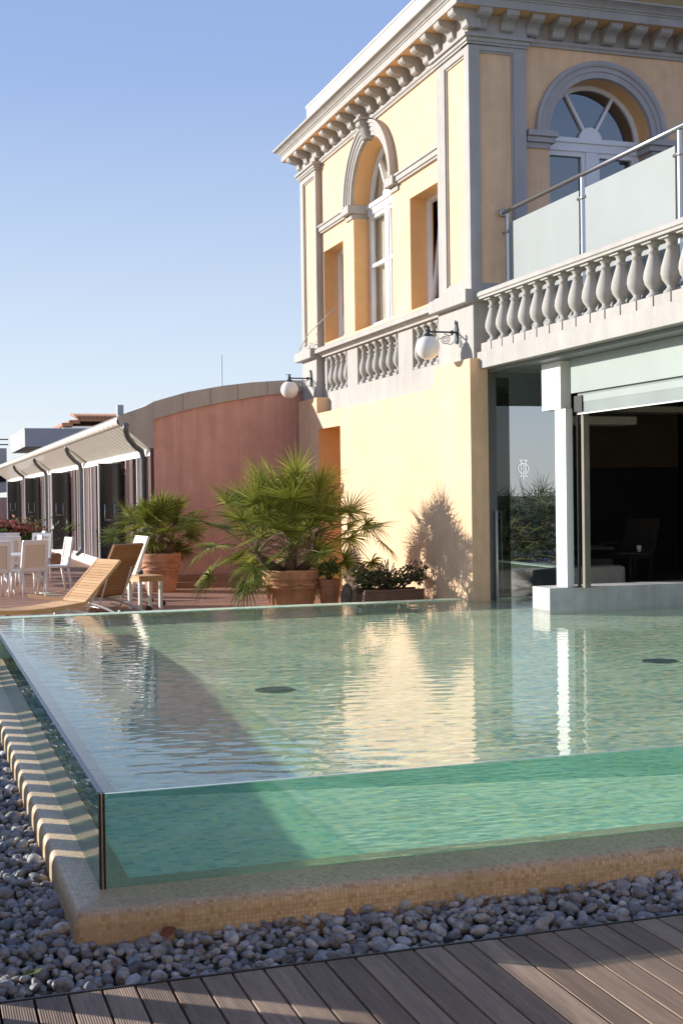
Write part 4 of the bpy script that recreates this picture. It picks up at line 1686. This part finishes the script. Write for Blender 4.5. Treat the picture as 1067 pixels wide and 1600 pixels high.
# round bowl with thin plant
c = (6.36, 18.35, ZT)
t = thing('round_planter', 'squat brown bowl planter with thin stems between the small pot and the trough', 'planter', c)
MB().lathe([(.15, 0), (.20, .08), (.215, .2), (.205, .30), (.17, .35), (.155, .35), (.16, .30)], c, 24).build('bowl', mat('brown_clay', (.24, .15, .10), .85, .25, 9), t)
stems_mb((c[0], c[1], c[2] + .3), (c[0], c[1], c[2] + .5), 14, (.2, .15, .25), .006, 18).build('stems', M['stem'], t)
V, F = leaf_cloud(170, (c[0], c[1], c[2] + .52), (.22, .18, .22), .07, 22)
MB().add(V, F).build('foliage', M['shrubleaf'], t)
# upright stone
g = MB().sphere((6.14, 18.55, ZT + .19), .12, 14, 9, (.85, .8, 1.9))
o = g.build('garden_stone', mat('grey_brown_stone', (.20, .16, .13), .9, .3, 12, .6, 25))
tag(o, 'grey brown upright stone standing right of the small terracotta pot', 'stone')
# flowering planter at the far end of the terrace
c = (2.5, 33.6, ZT)
t = thing('flower_planter', 'long planter of pink flowering shrubs beyond the white dining set', 'planter', c)
g = MB()
g.box(.6, 3.5, 33.3, 33.9, ZT, .12)
g.build('box', M['terracotta'], t, .02)
V, F = leaf_cloud(2600, (2.2, 33.6, .55), (1.05, .34, .42), .13, 31)
MB().add(V, F).build('foliage', M['hedgeleaf'], t)
V, F = leaf_cloud(420, (2.2, 33.45, .68), (1.0, .34, .36), .10, 33, 1.6)
MB().add(V, F).build('blossom', M['flower'], t)
t = thing('flower_pot', 'terracotta pot in front of the flowering shrubs at the left edge', 'pot', (1.75, 31.5, ZT))
pot((1.75, 31.5, ZT), .24, .62, t, False)
V, F = leaf_cloud(420, (1.75, 31.5, .62), (.3, .3, .22), .12, 41)
MB().add(V, F).build('foliage', M['hedgeleaf'], t)

# ------------------------------------------------------------------ loungers, table
def lounger(loc, rz, back_deg, mt, label, back_len=.80, frame='teak'):
    """local +x points to the head; seat hinge at x=0"""
    t = thing('sun_lounger', label, 'sun lounger', loc, 'slatted wooden sun loungers')
    T = Matrix.Translation(loc) @ Matrix.Rotation(rz, 4, 'Z')
    W, H = .33, .315
    g = MB()
    # curved seat: slats follow a gentle S
    def zs(x):
        return H + .045 * math.sin((x + .1) * 2.2) * (1 if x > -.7 else 1) - .02
    x = -.02
    k = 0
    while x > -1.32:
        z = zs(x)
        g.box(x - .046, x, -W + .03, W - .03, z - .018, z, T)
        x -= .052
    s1 = g.build('seat', M[mt], t)
    g = MB()
    for s in (-1, 1):
        pts = []
        q = 0
        for i in range(27):
            pts.append((-1.36 + i * 1.36 / 26))
        v = []
        for x in pts:
            z = zs(x)
            for (dy, dz) in ((0, .006), (.032, .006), (.032, -.05), (0, -.05)):
                v.append(T @ Vector((x, s * (W - .032) + (dy if s > 0 else -dy), z + dz)))
        f = []
        for i in range(26):
            for j in range(4):
                f.append((i * 4 + j, i * 4 + (j + 1) % 4, (i + 1) * 4 + (j + 1) % 4, (i + 1) * 4 + j))
        f += [(0, 1, 2, 3), (104, 105, 106, 107)]
        g.add(v, f)
    g.build('side_rail', M[mt], s1)
    th = R(back_deg)
    B = T @ Matrix.Translation((.0, 0, zs(0) - .005)) @ Matrix.Rotation(-th, 4, 'Y')
    g = MB()
    x = .05
    while x < back_len - .06:
        g.box(x, x + .043, -W + .052, W - .052, -.016, .004, B)
        x += .050
    bk = g.build('backrest', M[mt], t)
    g = MB()
    for s in (-1, 1):
        y0, y1 = sorted((s * (W - .055), s * W))
        g.box(0, back_len, y0, y1, -.03, .008, B)
    g.box(back_len - .06, back_len, -W + .056, W - .056, -.029, .0075, B)
    g.box(0, .045, -W + .056, W - .056, -.029, .0075, B)
    g.build('back_frame', M[mt], bk)
    # bent legs in pale aluminium
    for s in (-1, 1):
        g = MB()
        y = s * (W - .045)
        pts = []
        for i in range(11):
            f_ = i / 10
            pts.append(T @ Vector((-1.12 + .62 * f_, y, .02 + (zs(-.5) - .07) * math.sin(f_ * PI / 2) ** .8)))
        g.tube(pts, .019, 7)
        pts = []
        for i in range(11):
            f_ = i / 10
            pts.append(T @ Vector((-.5 + 1.05 * f_, y, zs(-.5) - .05 - .23 * f_ ** 2)))
        g.tube(pts, .019, 7)
        g.build('leg', M['alu'], t)
    g = MB()
    for s in (-1, 1):
        q0 = B @ Vector((back_len * .55, s * (W - .09), -.03))
        g.tube([q0, T @ Vector((.02, s * (W - .09), .10)), T @ Vector((-.18, s * (W - .09), .13))], .013, 6)
    g.tube([T @ Vector((.02, -W + .09, .10)), T @ Vector((.02, W - .09, .10))], .013, 6)
    g.build('back_stay', M['alu'], t)
    for s in (-1, 1):
        g = MB()
        q = T @ Vector((.52, s * (W - .02), .055))
        rot = Matrix.Translation(q) @ Matrix.Rotation(rz, 4, 'Z') @ Matrix.Rotation(PI / 2, 4, 'X')
        g.lathe([(.03, -.02), (.055, -.018), (.055, .018), (.03, .02)], (0, 0, 0), 16, M=rot)
        g.build('wheel', M['black'], t)
    return t


lounger((2.12, 18.62, ZT), R(21.7), 45, 'teak', 'sunlit teak lounger nearest the pool with its back half raised', .80)
lounger((2.78, 19.85, ZT), R(-50), 62, 'teakshade', 'shaded brown slatted lounger turned away behind the sunlit one', .86)
lounger((3.20, 21.0, ZT), R(8), 70, 'brightwood', 'pale sunlit slatted lounger with its back steeply up before the palm pot', .88)
t = thing('side_table', 'small square wooden side table with grey legs beside the pale lounger', 'table', (3.40, 20.25, ZT))
T = Matrix.Translation((3.40, 20.25, ZT)) @ Matrix.Rotation(R(18), 4, 'Z')
g = MB()
for k in range(6):
    g.box(-.21 + k * .0715, -.21 + k * .0715 + .064, -.21, .21, .515, .54, T)
g.build('tabletop', M['teak'], t)
g = MB()
for (a, b, c_, d_) in ((-.2, .2, -.2, -.18), (-.2, .2, .18, .2), (-.2, -.18, -.18, .18), (.18, .2, -.18, .18)):
    g.box(a, b, c_, d_, .45, .514, T)
g.build('apron', M['teak'], t)
for sx in (-1, 1):
    for sy in (-1, 1):
        g = MB().box(sx * .175 - .024, sx * .175 + .024, sy * .175 - .024, sy * .175 + .024, 0, .449, T)
        g.build('leg', M['alu'], t)

# ------------------------------------------------------------------ white dining sets
def dining_chair(loc, rz, label):
    t = thing('dining_chair', label, 'chair', loc, 'white dining chairs on the terrace')
    t.rotation_euler = (0, 0, 0)
    T = Matrix.Translation(loc) @ Matrix.Rotation(rz, 4, 'Z')
    # faces local +y; backrest at -y
    g = MB().box(-.235, .235, -.22, .24, .44, .485, T)
    g.build('seat', M['whiteplastic'], t, .012)
    B = T @ Matrix.Translation((0, -.215, .46)) @ Matrix.Rotation(R(9), 4, 'X')
    g = MB()
    fnb = lambda p, q, s: tuple(B @ Vector((p, s, q)))
    holed(g, [(-.245, 0), (.245, 0), (.235, .54), (-.235, .54)], [[(-.19, .06), (.19, .06), (.185, .475), (-.185, .475)]], lambda a, b, s: fnb(a, b, -.02 + s), .04)
    holed(g, [(-.245, 0), (.245, 0), (.235, .54), (-.235, .54)], [[(-.19, .06), (.19, .06), (.185, .475), (-.185, .475)]], lambda a, b, s: fnb(a, b, .02), .0)
    g.prism([(-.245, 0), (-.235, .54), (-.245, .542), (-.255, 0)], fnb, -.02, .02)
    g.prism([(.245, 0), (.235, .54), (.245, .542), (.255, 0)], fnb, -.02, .02)
    g.prism([(-.24, .541), (.24, .541), (.235, .556), (-.235, .556)], fnb, -.02, .02)
    bk = g.build('backrest', M['whiteplastic'], t)
    g = MB().prism([(-.2, .05), (.2, .05), (.19, .48), (-.19, .48)], fnb, -.006, .006)
    g.build('mesh_panel', M['mesh'], bk)
    for sx in (-1, 1):
        for sy in (-1, 1):
            g = MB()
            g.tube([T @ Vector((sx * .215, sy * .205, .44)), T @ Vector((sx * .225, sy * .25 - (.03 if sy < 0 else 0), 0))], [.026, .019], 8)
            g.build('leg', M['whiteplastic'], t)
    return t


def dining_table(loc, rz, label, L=1.4):
    t = thing('dining_table', label, 'table', loc, 'white dining tables on the terrace')
    T = Matrix.Translation(loc) @ Matrix.Rotation(rz, 4, 'Z')
    g = MB().box(-L / 2, L / 2, -.4, .4, .715, .745, T)
    g.build('tabletop', M['whiteplastic'], t, .008)
    for s in (-1, 1):
        g = MB()
        x = s * (L / 2 - .3)
        g.box(x - .025, x + .025, -.03, .03, .05, .714, T)
        g.tube([T @ Vector((x, -.34, .02)), T @ Vector((x, -.15, .09)), T @ Vector((x, .15, .09)), T @ Vector((x, .34, .02))], .022, 7)
        g.build('trestle', M['whiteplastic'], t)
    return t


dining_table((1.25, 24.7, ZT), R(8), 'white dining table nearest the pool, cut by the left edge', 1.5)
dining_table((1.35, 28.0, ZT), R(4), 'white dining table in the second row before the flowers', 1.5)
dining_table((1.55, 30.6, ZT), R(6), 'farthest white dining table in front of the flower planter', 1.5)
dining_chair((1.96, 24.15, ZT), R(20), 'white chair with cream mesh back turned to the camera, nearest the lounger')
dining_chair((2.52, 25.25, ZT), R(100), 'plain white chair seen from its side right of the mesh backed chair')
dining_chair((1.32, 23.85, ZT), R(10), 'white chair half cut off by the left edge of the picture')
dining_chair((1.55, 25.55, ZT), R(175), 'white chair across the nearest table facing the pool')
dining_chair((2.15, 27.1, ZT), R(95), 'white chair at the right end of the second row table')
dining_chair((1.75, 26.85, ZT), R(5), 'white chair with its back to the camera at the second row table')
dining_chair((1.65, 28.9, ZT), R(178), 'white chair behind the second row table')
dining_chair((2.45, 28.6, ZT), R(140), 'white chair standing askew just right of the second row table')
dining_chair((2.55, 30.6, ZT), R(92), 'white chair at the right end of the farthest table')
dining_chair((1.95, 29.75, ZT), R(3), 'white chair pushed under the farthest table')

# ------------------------------------------------------------------ the slatted fence on the left that throws the striped shade
fence = thing('garden_fence', 'tall slatted fence along the left of the pool, only its striped shade showing', 'fence', (-.75, 11, -.745))
FX = -.75
P0 = 8.47
k = 0
ys = []
for k in range(0, 22):
    y = P0 + k * .385
    if 13.55 < y < 15.1:
        continue
    ys.append(y)
gaps = sorted(ys)
edges = [8.37]
for y in gaps:
    edges += [y - .075, y + .075]
edges.append(17.05)
for i in range(0, len(edges), 2):
    g = MB().box(FX - .012, FX + .012, edges[i], edges[i + 1], -.745, .119)
    g.build('slat', M['greymetal'], fence)
g = MB()
g.prism([(8.36, .12), (17.05, .12), (17.05, .63), (9.6, .46), (8.36, .45)], lambda p, q, t: (FX + t, p, q), -.03, .03)
g.build('top_board', M['greymetal'], fence)
g = MB()
g.box(FX - .012, FX + .012, 6.91, 8.355, -.745, .47)
g.box(FX - .012, FX + .012, 6.50, 6.76, -.745, .47)
g.box(FX - .012, FX + .012, 2.5, 6.33, -.745, .47)
g.box(FX - .012, FX + .012, 6.33, 6.50, .02, .47)
g.box(FX - .012, FX + .012, 6.76, 6.91, .22, .47)
g.build('low_panel', M['greymetal'], fence)

# ------------------------------------------------------------------ small litter
def leaf_bit(x, y, z, s, rz, m, nm, label, tilt=.5):
    g = MB()
    T = Matrix.Translation((x, y, z)) @ Matrix.Rotation(rz, 4, 'Z') @ Matrix.Rotation(tilt, 4, 'X')
    v = [T @ Vector(p) for p in ((-s, 0, 0), (-.3 * s, .45 * s, .12 * s), (.4 * s, .38 * s, .1 * s), (s, 0, .25 * s), (.4 * s, -.38 * s, .14 * s), (-.3 * s, -.45 * s, .1 * s), (0, 0, -.04 * s))]
    g.add(v, [(6, 0, 1), (6, 1, 2), (6, 2, 3), (6, 3, 4), (6, 4, 5), (6, 5, 0)], True)
    o = g.build(nm, m)
    tag(o, label, 'leaf')


leaf_bit(1.12, 6.205, -.585, .055, .6, M['deadleaf'], 'dry_leaf', 'curled brown dry leaf leaning on the mosaic ledge near its corner', 1.2)
leaf_bit(1.05, 5.43, -.644, .02, 2.1, M['deadleaf'], 'dry_leaf', 'tiny red brown leaf lying on a sunlit deck board', .2)
leaf_bit(.47, 5.95, -.612, .05, .3, M['moss'], 'green_leaf', 'yellow green leaf lying on the dark pebbles at lower left', .1)

# ------------------------------------------------------------------ palms mirrored in the glass door
for i, (x, y, s) in enumerate(((15.6, 1.0, 1.0), (17.6, .2, 1.2), (19.4, 1.4, 1.05), (18.2, -2.2, 1.3), (20.4, -1.4, 1.2), (16.6, -1.6, 1.1), (21.8, .3, 1.2))):
    rr = random.Random(100 + i)
    t = thing('fan_palm', 'dark bushy fan palm seen only mirrored in the glass door', 'palm', (x, y, -.95), 'fan palms mirrored in the glass door')
    V, F = [], []
    ps = MB()
    for k in range(46):
        az = rr.uniform(0, 6.28)
        el = R(rr.uniform(0, 85))
        d = Vector((math.cos(az) * math.cos(el), math.sin(az) * math.cos(el), math.sin(el)))
        b = Vector((x + rr.uniform(-.5, .5), y + rr.uniform(-.5, .5), -.95 + rr.uniform(.2, 1.5)))
        pts = fan_frond(V, F, b, d, .75 * s, .6 * s, 15, .6, rr)
        ps.tube(pts, .012, 4, cap=False)
    ps.build('stalks', M['stem'], t)
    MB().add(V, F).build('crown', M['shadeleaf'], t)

# ------------------------------------------------------------------ unseen wing added behind the camera to bounce warm sunlight onto the foreground
t = thing('bounce_wing', 'long two storey peach block added behind the viewer to bounce warm light, out of view', 'building', (-4, -5, -1.6))
g = MB()
wins = []
for i in range(6):
    for z in (.4, 3.6):
        wins.append(rect(-15.2 + i * 3.6, -13.8 + i * 3.6, z, z + 2.0))
holed(g, rect(-17, 6.5, -1.6, 6.4), wins, lambda a, b, q: (a, -4.2 - q, b), .25)
g.box(-17, 6.5, -9, -4.6, -1.6, 6.4)
g.build('wall', M['stucco'], t)
g = MB().box(-17.2, 6.7, -9.2, -3.9, 6.401, 6.7)
g.build('cornice', M['stone'], t)
for w_ in wins:
    g = MB()
    (a0, b0), (a1, b1) = w_[0], w_[2]
    holed(g, rect(a0 + .002, a1 - .002, b0 + .002, b1 - .002), [rect(a0 + .08, (a0 + a1) / 2 - .04, b0 + .08, b1 - .08), rect((a0 + a1) / 2 + .04, a1 - .08, b0 + .08, b1 - .08)], lambda a, b, q: (a, -4.4 - q, b), .05)
    f_ = g.build('window', M['whiteframe'], t)
    g = MB().box(a0 + .01, a1 - .01, -4.47, -4.46, b0 + .01, b1 - .01)
    g.build('pane', M['darkglass'], f_)
# square canopy added unseen over the deck to hold back sky light
t = thing('sky_blocker', 'large square fabric canopy on one post, added unseen over the deck to block sky light', 'sky_blocker', (6.6, -.5, ZD))
g = MB()
g.prism([(-2.6, 3.75), (1.3, 4.25), (5.2, 3.75), (5.2, 3.70), (1.3, 4.2), (-2.6, 3.70)], lambda p, q, s: (s, p, q), -2.4, 7.4)
g.build('fabric', M['beige'], t)
g = MB().tube([(6.6, -.5, ZD), (6.6, -.5, 3.9)], .05, 10)
g.build('post', M['steel'], t)
